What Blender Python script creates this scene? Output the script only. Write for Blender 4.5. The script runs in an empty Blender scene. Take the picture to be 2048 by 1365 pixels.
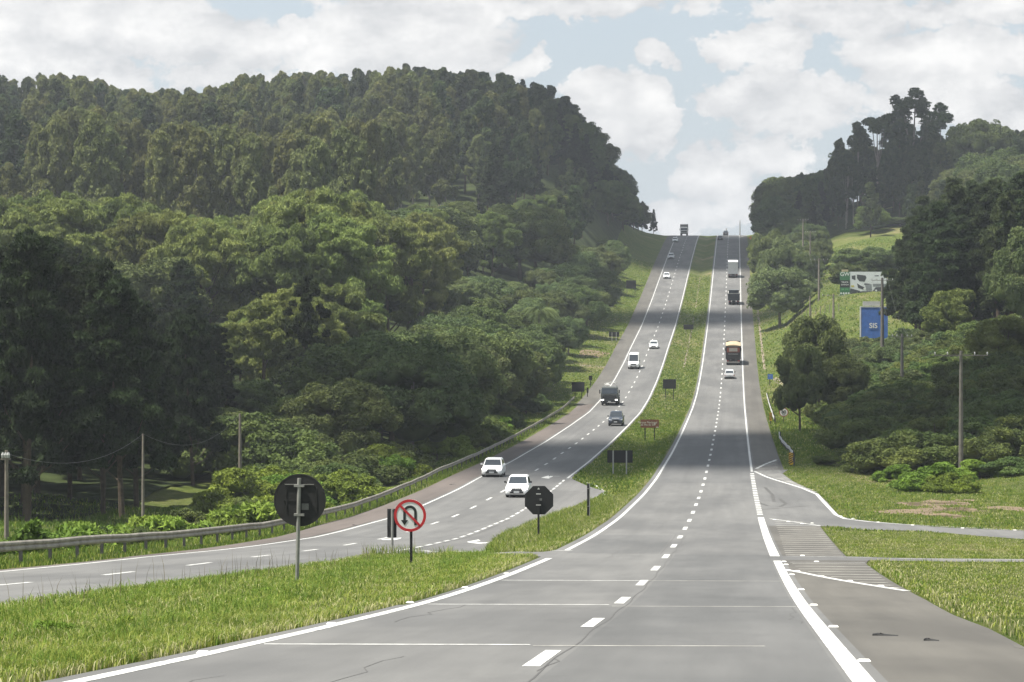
import bpy, bmesh, math, random
import numpy as np
from mathutils import Vector, Matrix, noise as mnoise
random.seed(7); RNG = np.random.default_rng(11)
HAZE = 0.00015
SC = bpy.context.scene; COL = SC.collection
# ---------------------------------------------------------------- camera, sky, sun, exposure
F = 5689.0; CX = 1024.0; HY = 600.0            # focal length and horizon row of the 2048 px wide photograph
cam = bpy.data.objects.new('camera', bpy.data.cameras.new('camera')); COL.objects.link(cam)
cam.location = (0, 0, 0); cam.rotation_euler = (math.pi/2, 0, 0)
cam.data.lens = 100.0; cam.data.sensor_width = 36.0; cam.data.shift_y = -(682.5-HY)/2048.0
cam.data.clip_start = 1.0; cam.data.clip_end = 20000.0
SC.camera = cam
SUN_DIR = Vector((-0.42, -0.10, 1.0)).normalized()   # towards the sun
SUN_EL = math.asin(SUN_DIR.z); SUN_AZ = math.atan2(SUN_DIR.x, SUN_DIR.y)
sl = bpy.data.lights.new('sun', 'SUN'); sl.energy = 5.0; sl.angle = math.radians(0.5); sl.color = (1.0, 0.95, 0.87)
so = bpy.data.objects.new('sun', sl); COL.objects.link(so); so.rotation_euler = SUN_DIR.to_track_quat('Z', 'Y').to_euler()
SC.view_settings.view_transform = 'Standard'; SC.view_settings.look = 'None'
SC.view_settings.exposure = 0.95; SC.view_settings.gamma = 1.0

def build_world():
    w = bpy.data.worlds.new('World'); SC.world = w; w.use_nodes = True
    nt = w.node_tree; N = nt.nodes; L = nt.links; N.clear()
    out = N.new('ShaderNodeOutputWorld'); bg = N.new('ShaderNodeBackground'); L.new(bg.outputs[0], out.inputs[0])
    sky = N.new('ShaderNodeTexSky'); sky.sky_type = 'NISHITA'; sky.sun_disc = False
    sky.sun_elevation = SUN_EL; sky.sun_rotation = SUN_AZ; sky.air_density = 1.0; sky.dust_density = 2.0
    tc = N.new('ShaderNodeTexCoord'); sp = N.new('ShaderNodeSeparateXYZ'); L.new(tc.outputs['Generated'], sp.inputs[0])
    def m(op, a, b=None, c=None, clamp=False):
        n = N.new('ShaderNodeMath'); n.operation = op; n.use_clamp = clamp
        for i, x in enumerate((a, b, c)):
            if x is None: continue
            if isinstance(x, (int, float)): n.inputs[i].default_value = x
            else: L.new(x, n.inputs[i])
        return n.outputs[0]
    ay = m('MAXIMUM', m('ABSOLUTE', sp.outputs[1]), 0.02)
    u = m('DIVIDE', sp.outputs[0], ay); v = m('DIVIDE', sp.outputs[2], ay)
    cb = N.new('ShaderNodeCombineXYZ'); L.new(u, cb.inputs[0]); L.new(v, cb.inputs[2])
    def noise(scale, detail, rough, off=(0, 0, 0), st=1.0, src=None, dist=0.0):
        mp = N.new('ShaderNodeMapping'); mp.inputs['Location'].default_value = off; mp.inputs['Scale'].default_value = (1, 1, st)
        L.new(src or cb.outputs[0], mp.inputs[0])
        n = N.new('ShaderNodeTexNoise'); n.inputs['Scale'].default_value = scale; n.inputs['Detail'].default_value = detail
        n.inputs['Roughness'].default_value = rough; n.inputs['Distortion'].default_value = dist; L.new(mp.outputs[0], n.inputs['Vector']); return n
    nw = noise(24, 9, 0.66, (3, 1, 7), 1.3)
    ws = N.new('ShaderNodeVectorMath'); ws.operation = 'SUBTRACT'; L.new(nw.outputs['Color'], ws.inputs[0]); ws.inputs[1].default_value = (.5, .5, .5)
    wm = N.new('ShaderNodeVectorMath'); wm.operation = 'MULTIPLY'; L.new(ws.outputs[0], wm.inputs[0]); wm.inputs[1].default_value = (.06, 0, .05)
    wa = N.new('ShaderNodeVectorMath'); wa.operation = 'ADD'; L.new(cb.outputs[0], wa.inputs[0]); L.new(wm.outputs[0], wa.inputs[1])
    blobs = [(40,60,330,120,1),(330,55,220,85,.95),(480,80,120,60,.8),(600,60,50,40,.9),(800,95,235,100,1),(640,130,90,45,.9),(1060,150,70,36,.9),
             (1080,8,430,36,.9),(1250,215,90,85,1),(1310,255,60,50,.9),(1335,122,52,28,.62),(1530,92,100,62,.95),(1560,120,80,60,.8),
             (1440,210,66,48,.92),(1600,222,150,70,.95),(1870,128,170,82,1),(1980,110,110,70,.95),(1700,40,120,60,.8),(1850,12,420,34,.9),(1900,225,170,60,.9),
             (1430,345,80,58,.95),(1545,330,90,50,.7),(1380,440,120,50,.7),(1480,420,60,50,.75),(150,175,220,40,.8),(430,150,160,36,.7),(2040,250,60,34,.8)]
    acc = None
    for (bx, by, rx, ry, g) in blobs:
        s = N.new('ShaderNodeVectorMath'); s.operation = 'SUBTRACT'; L.new(wa.outputs[0], s.inputs[0]); s.inputs[1].default_value = ((bx-CX)/F, 0, (HY-by)/F)
        q = N.new('ShaderNodeVectorMath'); q.operation = 'MULTIPLY'; L.new(s.outputs[0], q.inputs[0]); q.inputs[1].default_value = (F/rx, 0, F/ry)
        ln = N.new('ShaderNodeVectorMath'); ln.operation = 'LENGTH'; L.new(q.outputs[0], ln.inputs[0])
        d = m('MULTIPLY', m('SUBTRACT', 1.32, ln.outputs['Value'], clamp=True), g)
        acc = d if acc is None else m('MAXIMUM', acc, d)
    # other directions: plain broken cloud
    far = noise(5.0, 6, 0.6, (1, 2, 3), 1.0, src=tc.outputs['Generated'])
    fm = m('MULTIPLY', m('SUBTRACT', far.outputs['Fac'], 0.47), 4.0, clamp=True)
    inx = m('MULTIPLY', m('SUBTRACT', 0.30, m('ABSOLUTE', u), clamp=True), 12.0, clamp=True)
    inz = m('MULTIPLY', m('SUBTRACT', 0.22, v, clamp=True), 12.0, clamp=True)
    front = m('MULTIPLY', m('MULTIPLY', inx, inz), m('GREATER_THAN', sp.outputs[1], 0.0))
    ed = noise(55, 8, 0.66, (9, 2, 4), 1.4)
    dens = m('ADD', acc, m('MULTIPLY', m('SUBTRACT', ed.outputs['Fac'], 0.5), 1.0))
    cl = N.new('ShaderNodeMapRange'); cl.interpolation_type = 'SMOOTHSTEP'; L.new(dens, cl.inputs[0]); cl.inputs[1].default_value = 0.26; cl.inputs[2].default_value = 0.42
    mask = m('ADD', m('MULTIPLY', cl.outputs[0], front), m('MULTIPLY', fm, m('SUBTRACT', 1.0, front)))
    sh = noise(34, 8, 0.62, (5, 5, 1.3), 1.8)
    shade = N.new('ShaderNodeMapRange'); L.new(m('ADD', m('MULTIPLY', sh.outputs['Fac'], 0.9), m('MULTIPLY', dens, 0.16)), shade.inputs[0])
    shade.inputs[1].default_value = 0.42; shade.inputs[2].default_value = 0.70
    cc = N.new('ShaderNodeMixRGB'); L.new(shade.outputs[0], cc.inputs[0]); cc.inputs[1].default_value = (3.95, 4.03, 4.15, 1); cc.inputs[2].default_value = (6.1, 6.05, 5.97, 1)
    hz = N.new('ShaderNodeMixRGB'); hz.inputs[0].default_value = 0.78; L.new(sky.outputs[0], hz.inputs[1]); hz.inputs[2].default_value = (3.75, 4.2, 4.6, 1)
    mx = N.new('ShaderNodeMixRGB'); L.new(mask, mx.inputs[0]); L.new(hz.outputs[0], mx.inputs[1]); L.new(cc.outputs[0], mx.inputs[2])
    L.new(mx.outputs[0], bg.inputs[0]); bg.inputs[1].default_value = 0.088
build_world()

# ---------------------------------------------------------------- helpers
MATS = {}
def mat(name, col, rough=0.7, var=0.0, scale=1.0, metal=0.0, col2=None, translucent=0.0, bump=0.0, spec=0.5, emit=None, rnd=0.0, det=4.0):
    if name in MATS: return MATS[name]
    m = bpy.data.materials.new(name); m.use_nodes = True; MATS[name] = m
    nt = m.node_tree; N = nt.nodes; L = nt.links; b = N['Principled BSDF']
    b.inputs['Roughness'].default_value = rough; b.inputs['Metallic'].default_value = metal; b.inputs['Specular IOR Level'].default_value = spec
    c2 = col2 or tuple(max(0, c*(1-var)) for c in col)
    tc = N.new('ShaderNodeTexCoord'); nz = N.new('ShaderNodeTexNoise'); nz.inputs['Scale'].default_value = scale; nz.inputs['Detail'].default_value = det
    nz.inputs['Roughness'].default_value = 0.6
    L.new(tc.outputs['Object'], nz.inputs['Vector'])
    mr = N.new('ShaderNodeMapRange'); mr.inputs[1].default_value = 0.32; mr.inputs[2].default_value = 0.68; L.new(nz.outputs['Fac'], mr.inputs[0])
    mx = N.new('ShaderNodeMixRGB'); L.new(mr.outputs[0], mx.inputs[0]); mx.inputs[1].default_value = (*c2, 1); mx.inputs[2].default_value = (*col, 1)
    o = mx.outputs[0]
    if rnd > 0:
        oi = N.new('ShaderNodeObjectInfo'); hs = N.new('ShaderNodeHueSaturation')
        r1 = N.new('ShaderNodeMapRange'); L.new(oi.outputs['Random'], r1.inputs[0]); r1.inputs[3].default_value = 1-rnd; r1.inputs[4].default_value = 1+rnd
        L.new(r1.outputs[0], hs.inputs['Value'])
        fr = N.new('ShaderNodeMath'); fr.operation = 'FRACT'; ml = N.new('ShaderNodeMath'); ml.operation = 'MULTIPLY'; ml.inputs[1].default_value = 7.31
        L.new(oi.outputs['Random'], ml.inputs[0]); L.new(ml.outputs[0], fr.inputs[0])
        r2 = N.new('ShaderNodeMapRange'); L.new(fr.outputs[0], r2.inputs[0]); r2.inputs[3].default_value = 0.475; r2.inputs[4].default_value = 0.515
        L.new(r2.outputs[0], hs.inputs['Hue']); L.new(o, hs.inputs['Color']); o = hs.outputs[0]
    L.new(o, b.inputs['Base Color'])
    if bump > 0:
        bp = N.new('ShaderNodeBump'); bp.inputs['Strength'].default_value = bump; bp.inputs['Distance'].default_value = 0.05; L.new(nz.outputs['Fac'], bp.inputs['Height']); L.new(bp.outputs[0], b.inputs['Normal'])
    if emit: b.inputs['Emission Color'].default_value = (*col, 1); b.inputs['Emission Strength'].default_value = emit
    if translucent > 0:
        t = N.new('ShaderNodeBsdfTranslucent'); L.new(o, t.inputs[0]); ms = N.new('ShaderNodeMixShader'); ms.inputs[0].default_value = translucent
        L.new(b.outputs[0], ms.inputs[1]); L.new(t.outputs[0], ms.inputs[2]); L.new(ms.outputs[0], N['Material Output'].inputs[0])
    return m

class MB:
    """collects shapes, builds ONE mesh object"""
    def __init__(s): s.v = []; s.f = []; s.m = []; s.cur = 0
    def add(s, vs, fs):
        k = len(s.v); s.v += [tuple(x) for x in vs]; s.f += [tuple(i+k for i in f) for f in fs]; s.m += [s.cur]*len(fs); return s
    def box(s, c, d, R=None):
        x, y, z = d[0]/2, d[1]/2, d[2]/2
        vs = [Vector((a*x, b*y, e*z)) for a in (-1, 1) for b in (-1, 1) for e in (-1, 1)]
        if R is not None: vs = [R @ v for v in vs]
        return s.add([v+Vector(c) for v in vs], [(0,1,3,2),(4,6,7,5),(0,4,5,1),(2,3,7,6),(0,2,6,4),(1,5,7,3)])
    def tube(s, p, r, n=8, cap=True):
        p = [Vector(q) for q in p]; r = r if isinstance(r, (list, tuple)) else [r]*len(p); rings = []
        for i, q in enumerate(p):
            t = (p[min(i+1, len(p)-1)]-p[max(i-1, 0)]).normalized(); a = Vector((1, 0, 0)) if abs(t.x) < .8 else Vector((0, 1, 0))
            u = t.cross(a).normalized(); w = t.cross(u)
            rings.append([q+(u*math.cos(2*math.pi*k/n)+w*math.sin(2*math.pi*k/n))*r[i] for k in range(n)])
        fs = [(i*n+k, i*n+(k+1) % n, (i+1)*n+(k+1) % n, (i+1)*n+k) for i in range(len(p)-1) for k in range(n)]
        if cap: fs += [tuple(range(n-1, -1, -1)), tuple((len(p)-1)*n+k for k in range(n))]
        return s.add([v for g in rings for v in g], fs)
    def loft(s, rings, cap=True):
        n = len(rings[0])
        fs = [(i*n+k, i*n+(k+1) % n, (i+1)*n+(k+1) % n, (i+1)*n+k) for i in range(len(rings)-1) for k in range(n)]
        if cap: fs += [tuple(range(n-1, -1, -1)), tuple((len(rings)-1)*n+k for k in range(n))]
        return s.add([v for g in rings for v in g], fs)
    def disc(s, c, r, y, n=32, th=0.02, r0=0.0):
        """disc or ring facing -y/+y"""
        a = [2*math.pi*k/n for k in range(n)]
        o = [(c[0]+r*math.cos(t), y, c[1]+r*math.sin(t)) for t in a]; o2 = [(p[0], y+th, p[2]) for p in o]
        if r0 <= 0: return s.add(o+o2, [tuple(range(n)), tuple(range(2*n-1, n-1, -1))]+[(k, k+n, (k+1) % n+n, (k+1) % n) for k in range(n)])
        i = [(c[0]+r0*math.cos(t), y, c[1]+r0*math.sin(t)) for t in a]; i2 = [(p[0], y+th, p[2]) for p in i]
        return s.add(o+i+o2+i2, [f for k in range(n) for f in ((k, (k+1) % n, n+(k+1) % n, n+k), (2*n+k, 3*n+k, 3*n+(k+1) % n, 2*n+(k+1) % n), (k, 2*n+k, 2*n+(k+1) % n, (k+1) % n), (n+k, n+(k+1) % n, 3*n+(k+1) % n, 3*n+k))])
    def slab(s, pts, y, th):
        """2-D outline (x,z) extruded along y"""
        n = len(pts); return s.add([(p[0], y, p[1]) for p in pts]+[(p[0], y+th, p[1]) for p in pts], [tuple(range(n)), tuple(range(2*n-1, n-1, -1))]+[(k, k+n, (k+1) % n+n, (k+1) % n) for k in range(n)])
    def mesh(s, name, mats, smooth=False):
        me = bpy.data.meshes.new(name); me.from_pydata(s.v, [], s.f)
        for m in (mats if isinstance(mats, (list, tuple)) else [mats]): me.materials.append(m)
        me.polygons.foreach_set('material_index', s.m)
        if smooth: me.polygons.foreach_set('use_smooth', [True]*len(s.f))
        me.update(); return me
    def build(s, name, mats, parent=None, smooth=False):
        o = bpy.data.objects.new(name, s.mesh(name, mats, smooth)); COL.objects.link(o)
        if parent: o.parent = parent
        return o
def tag(o, label=None, cat=None, group=None, kind=None):
    if label: o['label'] = label
    if cat: o['category'] = cat
    if group: o['group'] = group
    if kind: o['kind'] = kind
    return o
def thing(name, loc, label, cat, group=None, rot=(0, 0, 0), sc=1.0):
    o = bpy.data.objects.new(name, None); COL.objects.link(o); o.location = loc; o.rotation_euler = rot
    o.scale = (sc, sc, sc) if isinstance(sc, (int, float)) else sc; o.empty_display_size = 0.2
    return tag(o, label, cat, group)
def copy_tree(o, parent=None):
    c = o.copy(); COL.objects.link(c); c.parent = parent
    for ch in list(o.children): copy_tree(ch, c)
    return c

# ---------------------------------------------------------------- terrain in road coordinates (v across, s along)
ANG = math.atan(0.0785); CA, SA = math.cos(ANG), math.sin(ANG); X0 = -2.3
def W(v, s): return (X0+s*SA+v*CA, s*CA-v*SA)
def VS(x, y): x = x-X0; return (x*CA-y*SA, x*SA+y*CA)
PROF = [(-3000, -1.2), (-60, -0.9), (-20, -0.7), (0, -1.65), (20, -3.17), (37.5, -4.53), (55.8, -5.96), (72.7, -7.13), (93.9, -8.45), (120, -9.93), (146, -11.17), (185, -12.62), (214, -13.42),
        (266, -14.3), (311, -14.75), (357, -14.95), (400, -15.0), (437, -14.55), (480, -13.2), (520, -11.3), (613, -5.4), (680, -0.1), (740, 5.1), (822, 12.1), (900, 18.2), (935, 20.45), (955, 21.45), (975, 22.05), (995, 22.1), (1020, 21.3), (1060, 18.5), (1150, 9), (1400, -20), (3000, -60)]
PX = np.array([p[0] for p in PROF]); PZ = np.array([p[1] for p in PROF])
_d = np.arange(-3000, 3001, 1.0); _z = np.interp(_d, PX, PZ); _k = np.ones(17)/17; _z = np.convolve(np.pad(_z, 8, 'edge'), _k, 'valid')
def base(s): return np.interp(s, _d, _z)
LS = [0, 60, 100, 140, 172, 230, 400, 550]; LZ = [0, 0, -.35, -.9, -1.1, -.8, -.8, 0]
def vL(s): return -np.interp(s, [0, 280, 400, 539, 602, 965], [15.0, 14.9, 14.6, 14.35, 14.15, 13.45])
SR = [0, 160, 200, 250, 300, 350, 420, 480, 560, 620, 700, 750, 800, 850, 900, 950, 1100, 1500]
DL = [0, 6, 12, 20, 40, 80, 150, 300]
RL = [[0,-1.0,-1.2,-1.2,-1,0,4,12],[0,-1.4,-1.6,-1.6,-1.3,0,5,14],[0,-1.5,-1.7,-1.7,-1,1,8,16],[0,-1.2,-1.2,-1,1,5,12,20],[0,-.8,-.5,.4,3,8,15,24],[0,-.5,0,1.5,5,11,17,26],[0,0,.8,3,8,13,20,30],
      [0,.3,1.5,4,9,15,20,30],[0,.5,2,5,11,17,22,32],[0,.5,2.5,8,14,19,24,34],[0,1,5,11,18,24,27,34],[0,1.5,7,15,24,27,29,34],[0,2,10,22,32,33,34,35],
      [0,3,13,24,34,37,37,38],[0,2,8,20,33,36,37,37],[0,1,3,9,22,30,32,32],[0,1,3,8,14,20,22,24],[0,1,3,5,8,10,10,10]]
DR = [0, 6, 14, 25, 45, 80, 150, 300]
RR = [[0,-.1,-.1,0,.4,2,6,15],[0,-.1,-.1,0,.8,4,10,18],[0,-.2,-.2,.3,2.5,7,14,20],[0,-.2,.5,4,8,12,18,24],[0,0,2,7,11,14,20,28],[0,.3,3.5,8.5,12,15.5,23,30],[0,1,5.5,9,13,18,26,32],
      [0,2,7.5,10,13.5,19,28,34],[0,2,9,10.3,12.5,18,28,34],[0,1.6,8,10.2,12,17,27,34],[0,1,6,9.8,11.2,16,26,32],[0,1,6,9.8,12,17,25,30],[0,1,5.5,10,15,18.5,23,26],
      [0,1,5,11,18,20,21,22],[0,1,4,9,16,18,19,20],[0,1,3,7,14,16,18,18],[0,.5,2,5,10,12,14,14],[0,.5,1,3,5,6,6,6]]
RL = np.array(RL, float); RR = np.array(RR, float)
def bil(T, D, d, s):
    cols = np.stack([np.interp(s, SR, T[:, j]) for j in range(T.shape[1])], -1)
    D = np.array(D, float); i = np.clip(np.searchsorted(D, d, side='right')-1, 0, len(D)-2); t = np.clip((d-D[i])/(D[i+1]-D[i]), 0, 1)
    a = np.take_along_axis(cols, i[..., None], -1)[..., 0]; b = np.take_along_axis(cols, (i+1)[..., None], -1)[..., 0]
    return a+(b-a)*t
def hfun(v, s):
    z = base(s)+0.0
    dl = np.interp(s, LS, LZ)
    t = np.clip((-4.2-v)/5.2, 0, 1); z = z+dl*t
    med = np.clip(1-np.abs(v+7.0)/2.6, 0, 1)*np.clip((s-170)/90, 0, 1)*np.clip((990-s)/60, 0, 1)*0.75
    z = z-med
    z = z+np.where(v < -22, bil(RL, DL, -(v+22), s), 0)+np.where(v > 6.6, bil(RR, DR, v-6.6, s), 0)
    n = (np.sin(v*.31+s*.083)*np.sin(s*.19-v*.11)+.5*np.sin(v*.7+s*.37+1.3)*np.sin(s*.53+v*.2))
    far = np.clip((np.maximum(-(v+22), v-9)-2)/10, 0, 1)*np.where(v > 0, np.clip((s-190)/60, 0, 1), 1)
    return z+n*far*0.35
GV = np.array([-1500,-900,-600,-420,-330,-260,-220,-190,-165,-145,-130,-118,-107,-97,-88,-80,-73,-66,-60,-55,-50,-46,-42,-39,-36,-34,-32,-30,-28,-26.5,-25,-23.5,-22,-20.5,-18.6,-15,-11.4,-9.4,-8.2,-7,-5.8,-4.2,0,4,6.6,7.6,9,10.8,12.6,14.5,16.5,18.5,20.6,23,26,29,32,36,40,44,48,52,57,62,68,75,82,90,100,112,126,142,160,180,210,260,330,430,600,900,1500.])
GS = np.array([-60, -40, -20, -8]+list(range(0, 300, 2))+list(range(300, 1060, 5))+[1060, 1080, 1110, 1150, 1200, 1300, 1450, 1700, 2200, 3000], float)
HG = hfun(*np.meshgrid(GV, GS, indexing='ij'))
def TZ(v, s):
    v = np.asarray(v, float); s = np.asarray(s, float)
    i = np.clip(np.searchsorted(GV, v, side='right')-1, 0, len(GV)-2); j = np.clip(np.searchsorted(GS, s, side='right')-1, 0, len(GS)-2)
    a = np.clip((v-GV[i])/(GV[i+1]-GV[i]), 0, 1); b = np.clip((s-GS[j])/(GS[j+1]-GS[j]), 0, 1)
    return HG[i, j]*(1-a)*(1-b)+HG[i+1, j]*a*(1-b)+HG[i, j+1]*(1-a)*b+HG[i+1, j+1]*a*b
def ground(v, s, dz=0.0): x, y = W(v, s); return Vector((x, y, float(TZ(v, s))+dz))
_Y = np.concatenate([np.arange(22, 200, .25), np.arange(200, 1100, .5)])
def G(px, py):
    """road coordinates of the ground seen at a photo position"""
    X = (px-CX)/F*_Y; Z = (HY-py)/F*_Y; v, s = VS(X, _Y); d = Z-TZ(v, s)
    k = np.nonzero(d < 0)[0]
    if len(k) == 0: k = [int(np.argmin(d))]
    k = max(int(k[0]), 1); t = d[k-1]/(d[k-1]-d[k]) if d[k] < 0 else 1
    y = _Y[k-1]+t*(_Y[k]-_Y[k-1]); return VS((px-CX)/F*y, y)
def Gs(pts): return [G(*p) for p in pts]
# terrain sheet
def build_ground():
    nv, ns = len(GV), len(GS); V, S = np.meshgrid(GV, GS, indexing='ij'); X = X0+S*SA+V*CA; Y = S*CA-V*SA
    co = np.stack([X, Y, HG-0.016], -1).reshape(-1, 3)
    fs = [(i*ns+j, (i+1)*ns+j, (i+1)*ns+j+1, i*ns+j+1) for i in range(nv-1) for j in range(ns-1)]
    me = bpy.data.meshes.new('ground'); me.from_pydata(co.tolist(), [], fs); me.materials.append(MG); me.polygons.foreach_set('use_smooth', [True]*len(fs))
    o = bpy.data.objects.new('ground', me); COL.objects.link(o); tag(o, kind='structure')
def ground_mat():
    m = bpy.data.materials.new('grass_ground'); m.use_nodes = True; nt = m.node_tree; N = nt.nodes; L = nt.links; b = N['Principled BSDF']; b.inputs['Roughness'].default_value = .95; b.inputs['Specular IOR Level'].default_value = .1
    tc = N.new('ShaderNodeTexCoord')
    def nz(sc, d=5, r=.6):
        n = N.new('ShaderNodeTexNoise'); n.inputs['Scale'].default_value = sc; n.inputs['Detail'].default_value = d; n.inputs['Roughness'].default_value = r; L.new(tc.outputs['Object'], n.inputs['Vector'])
        q = N.new('ShaderNodeMapRange'); q.inputs[1].default_value = .35; q.inputs[2].default_value = .65; L.new(n.outputs['Fac'], q.inputs[0]); return q.outputs[0]
    def mix(f, a, c, blend='MIX'):
        x = N.new('ShaderNodeMixRGB'); x.blend_type = blend
        for i, y in ((0, f), (1, a), (2, c)):
            if isinstance(y, (tuple, float)): x.inputs[i].default_value = y if isinstance(y, float) else (*y, 1)
            else: L.new(y, x.inputs[i])
        return x.outputs[0]
    c = mix(nz(.12), (.130, .185, .032), (.215, .240, .055)); c = mix(nz(1.1, 6, .7), (.090, .135, .026), c)
    d = nz(.05, 6, .7); q = N.new('ShaderNodeMath'); q.operation = 'POWER'; L.new(d, q.inputs[0]); q.inputs[1].default_value = 3.5; c = mix(q.outputs[0], c, (.30, .26, .13))
    e = nz(6.0, 6, .8); c = mix(e, mix(.40, c, (.03, .05, .012)), c)
    L.new(c, b.inputs['Base Color']); bp = N.new('ShaderNodeBump'); bp.inputs['Strength'].default_value = .8; bp.inputs['Distance'].default_value = .25; L.new(e, bp.inputs['Height']); L.new(bp.outputs[0], b.inputs['Normal'])
    return m
MG = ground_mat(); build_ground()

def clipax(poly, ax, val, keep_less):
    out = []; n = len(poly)
    for i in range(n):
        a, b = poly[i], poly[(i+1) % n]; da = (a[ax]-val)*(1 if keep_less else -1); db = (b[ax]-val)*(1 if keep_less else -1)
        if da <= 0: out.append(a)
        if (da < 0 < db) or (db < 0 < da): t = da/(da-db); out.append((a[0]+(b[0]-a[0])*t, a[1]+(b[1]-a[1])*t))
    return out
def cells(polys):
    """cut polygons in (v,s) along the terrain grid"""
    for poly in polys:
        s0 = min(p[1] for p in poly); s1 = max(p[1] for p in poly)
        j0 = max(int(np.searchsorted(GS, s0, side='right'))-1, 0); j1 = min(int(np.searchsorted(GS, s1)), len(GS)-1)
        for j in range(j0, j1):
            q = clipax(clipax(poly, 1, GS[j], False), 1, GS[j+1], True)
            if len(q) < 3: continue
            v0 = min(p[0] for p in q); v1 = max(p[0] for p in q)
            i0 = max(int(np.searchsorted(GV, v0, side='right'))-1, 0); i1 = min(int(np.searchsorted(GV, v1)), len(GV)-1)
            for i in range(i0, i1):
                r = clipax(clipax(q, 0, GV[i], False), 0, GV[i+1], True)
                if len(r) >= 3: yield r
def drape(name, polys, dz, mats, parent=None):
    vs = []; fs = []
    for r in cells(polys):
        ar = sum(r[k][0]*r[(k+1) % len(r)][1]-r[(k+1) % len(r)][0]*r[k][1] for k in range(len(r)))
        if abs(ar) < 1e-5: continue
        if ar < 0: r = r[::-1]
        k = len(vs)
        for (a, b) in r: p = ground(a, b, dz); vs.append(tuple(p))
        fs.append(tuple(range(k, len(vs))))
    me = bpy.data.meshes.new(name); me.from_pydata(vs, [], fs); me.materials.append(mats)
    bm = bmesh.new(); bm.from_mesh(me); bmesh.ops.remove_doubles(bm, verts=bm.verts, dist=0.0005); bmesh.ops.triangulate(bm, faces=bm.faces, ngon_method='EAR_CLIP'); bm.to_mesh(me); bm.free()
    o = bpy.data.objects.new(name, me); COL.objects.link(o)
    if parent: o.parent = parent
    return o
def strip(pts, w, w2=None):
    """polyline in (v,s) to quads of width w"""
    out = []; n = len(pts); L_ = []; R_ = []
    for i, p in enumerate(pts):
        a = pts[max(i-1, 0)]; b = pts[min(i+1, n-1)]; dx, dy = b[0]-a[0], b[1]-a[1]; l = math.hypot(dx, dy) or 1; ww = (w if w2 is None else w+(w2-w)*i/(n-1))/2
        L_.append((p[0]-dy/l*ww, p[1]+dx/l*ww)); R_.append((p[0]+dy/l*ww, p[1]-dx/l*ww))
    for i in range(n-1): out.append([L_[i], R_[i], R_[i+1], L_[i+1]])
    return out
def par(v, s0, s1, step=20, left=False):
    n = max(2, int((s1-s0)/step)+1); return [((float(vL(s)) if left else 0)+v, s) for s in np.linspace(s0, s1, n)]
# ---------------------------------------------------------------- roads
def asphalt(name, c1, c2, streak=True, s2=.35):
    m = bpy.data.materials.new(name); m.use_nodes = True; nt = m.node_tree; N = nt.nodes; L = nt.links; b = N['Principled BSDF']; b.inputs['Roughness'].default_value = .86; b.inputs['Specular IOR Level'].default_value = .3
    tc = N.new('ShaderNodeTexCoord'); mp = N.new('ShaderNodeMapping'); mp.inputs['Rotation'].default_value = (0, 0, ANG); L.new(tc.outputs['Object'], mp.inputs[0])
    def nz(sc, st, d=4, lo=.35, hi=.65):
        q = N.new('ShaderNodeMapping'); q.inputs['Scale'].default_value = st; L.new(mp.outputs[0], q.inputs[0])
        n = N.new('ShaderNodeTexNoise'); n.inputs['Scale'].default_value = sc; n.inputs['Detail'].default_value = d; n.inputs['Roughness'].default_value = .62; L.new(q.outputs[0], n.inputs['Vector'])
        r = N.new('ShaderNodeMapRange'); r.inputs[1].default_value = lo; r.inputs[2].default_value = hi; L.new(n.outputs['Fac'], r.inputs[0]); return r.outputs[0]
    def mix(f, a, c):
        x = N.new('ShaderNodeMixRGB')
        for i, y in ((0, f), (1, a), (2, c)):
            if isinstance(y, (tuple, float)): x.inputs[i].default_value = y if isinstance(y, float) else (*y, 1)
            else: L.new(y, x.inputs[i])
        return x.outputs[0]
    big = nz(1, (.25, .03, 1), 3, .4, .6); c = mix(big, c2, c1)
    if streak:
        st = nz(1, (1.5, .006, 1), 3, .3, .7); c = mix(st, mix(.34, c, tuple(x*.55 for x in c2)), c)
    fine = nz(30, (1, 1, 1), 3, .2, .8); c = mix(fine, mix(.30, c, tuple(x*.4 for x in c2)), c)
    blot = nz(.6, (1, .35, 1), 6, .56, .66); c = mix(blot, c, mix(.12, c, (.02, .02, .02)))
    L.new(c, b.inputs['Base Color']); bp = N.new('ShaderNodeBump'); bp.inputs['Strength'].default_value = .25; bp.inputs['Distance'].default_value = .01; L.new(fine, bp.inputs['Height']); L.new(bp.outputs[0], b.inputs['Normal'])
    return m
MA = asphalt('asphalt', (.166, .165, .158), (.120, .120, .117)); MA2 = asphalt('asphalt_newer', (.166, .164, .156), (.126, .125, .121)); MSH = asphalt('asphalt_shoulder', (.128, .121, .106), (.092, .087, .077))
MRED = asphalt('asphalt_reddish', (.145, .122, .108), (.105, .090, .080))
MW = mat('road_paint_white', (.64, .64, .61), .7, .55, 4.0, det=10); MWF = mat('road_paint_worn', (.42, .41, .37), .8, .5, 2.0); MCUT = mat('asphalt_joint', (.05, .05, .05), .9)
S_END = 1060
def rect(v0, v1, s0, s1, left=False, step=20): 
    a = par(v0, s0, s1, step, left); b = par(v1, s0, s1, step, left); return [[a[i], b[i], b[i+1], a[i+1]] for i in range(len(a)-1)]
PAVED = []
def road(name, polys, dz, m):
    if dz == 0.0: PAVED.extend(polys)
    return tag(drape(name, polys, dz, m), kind='structure')
VN = lambda s: float(np.interp(s, [22, 29, 33, 41, 56, 94], [-4.38, -4.2, -4.06, -3.9, -3.74, -3.62]))
sN = G(1505, 944)[1]           # nose where the slip road leaves
road('road_right_carriageway', rect(-4.0, 3.85, 2, S_END)+[[(VN(a)-.34, a), (-4.0, a), (-4.0, a+2), (VN(a+2)-.34, a+2)] for a in range(22, 54, 2)], 0.0, MA)
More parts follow.
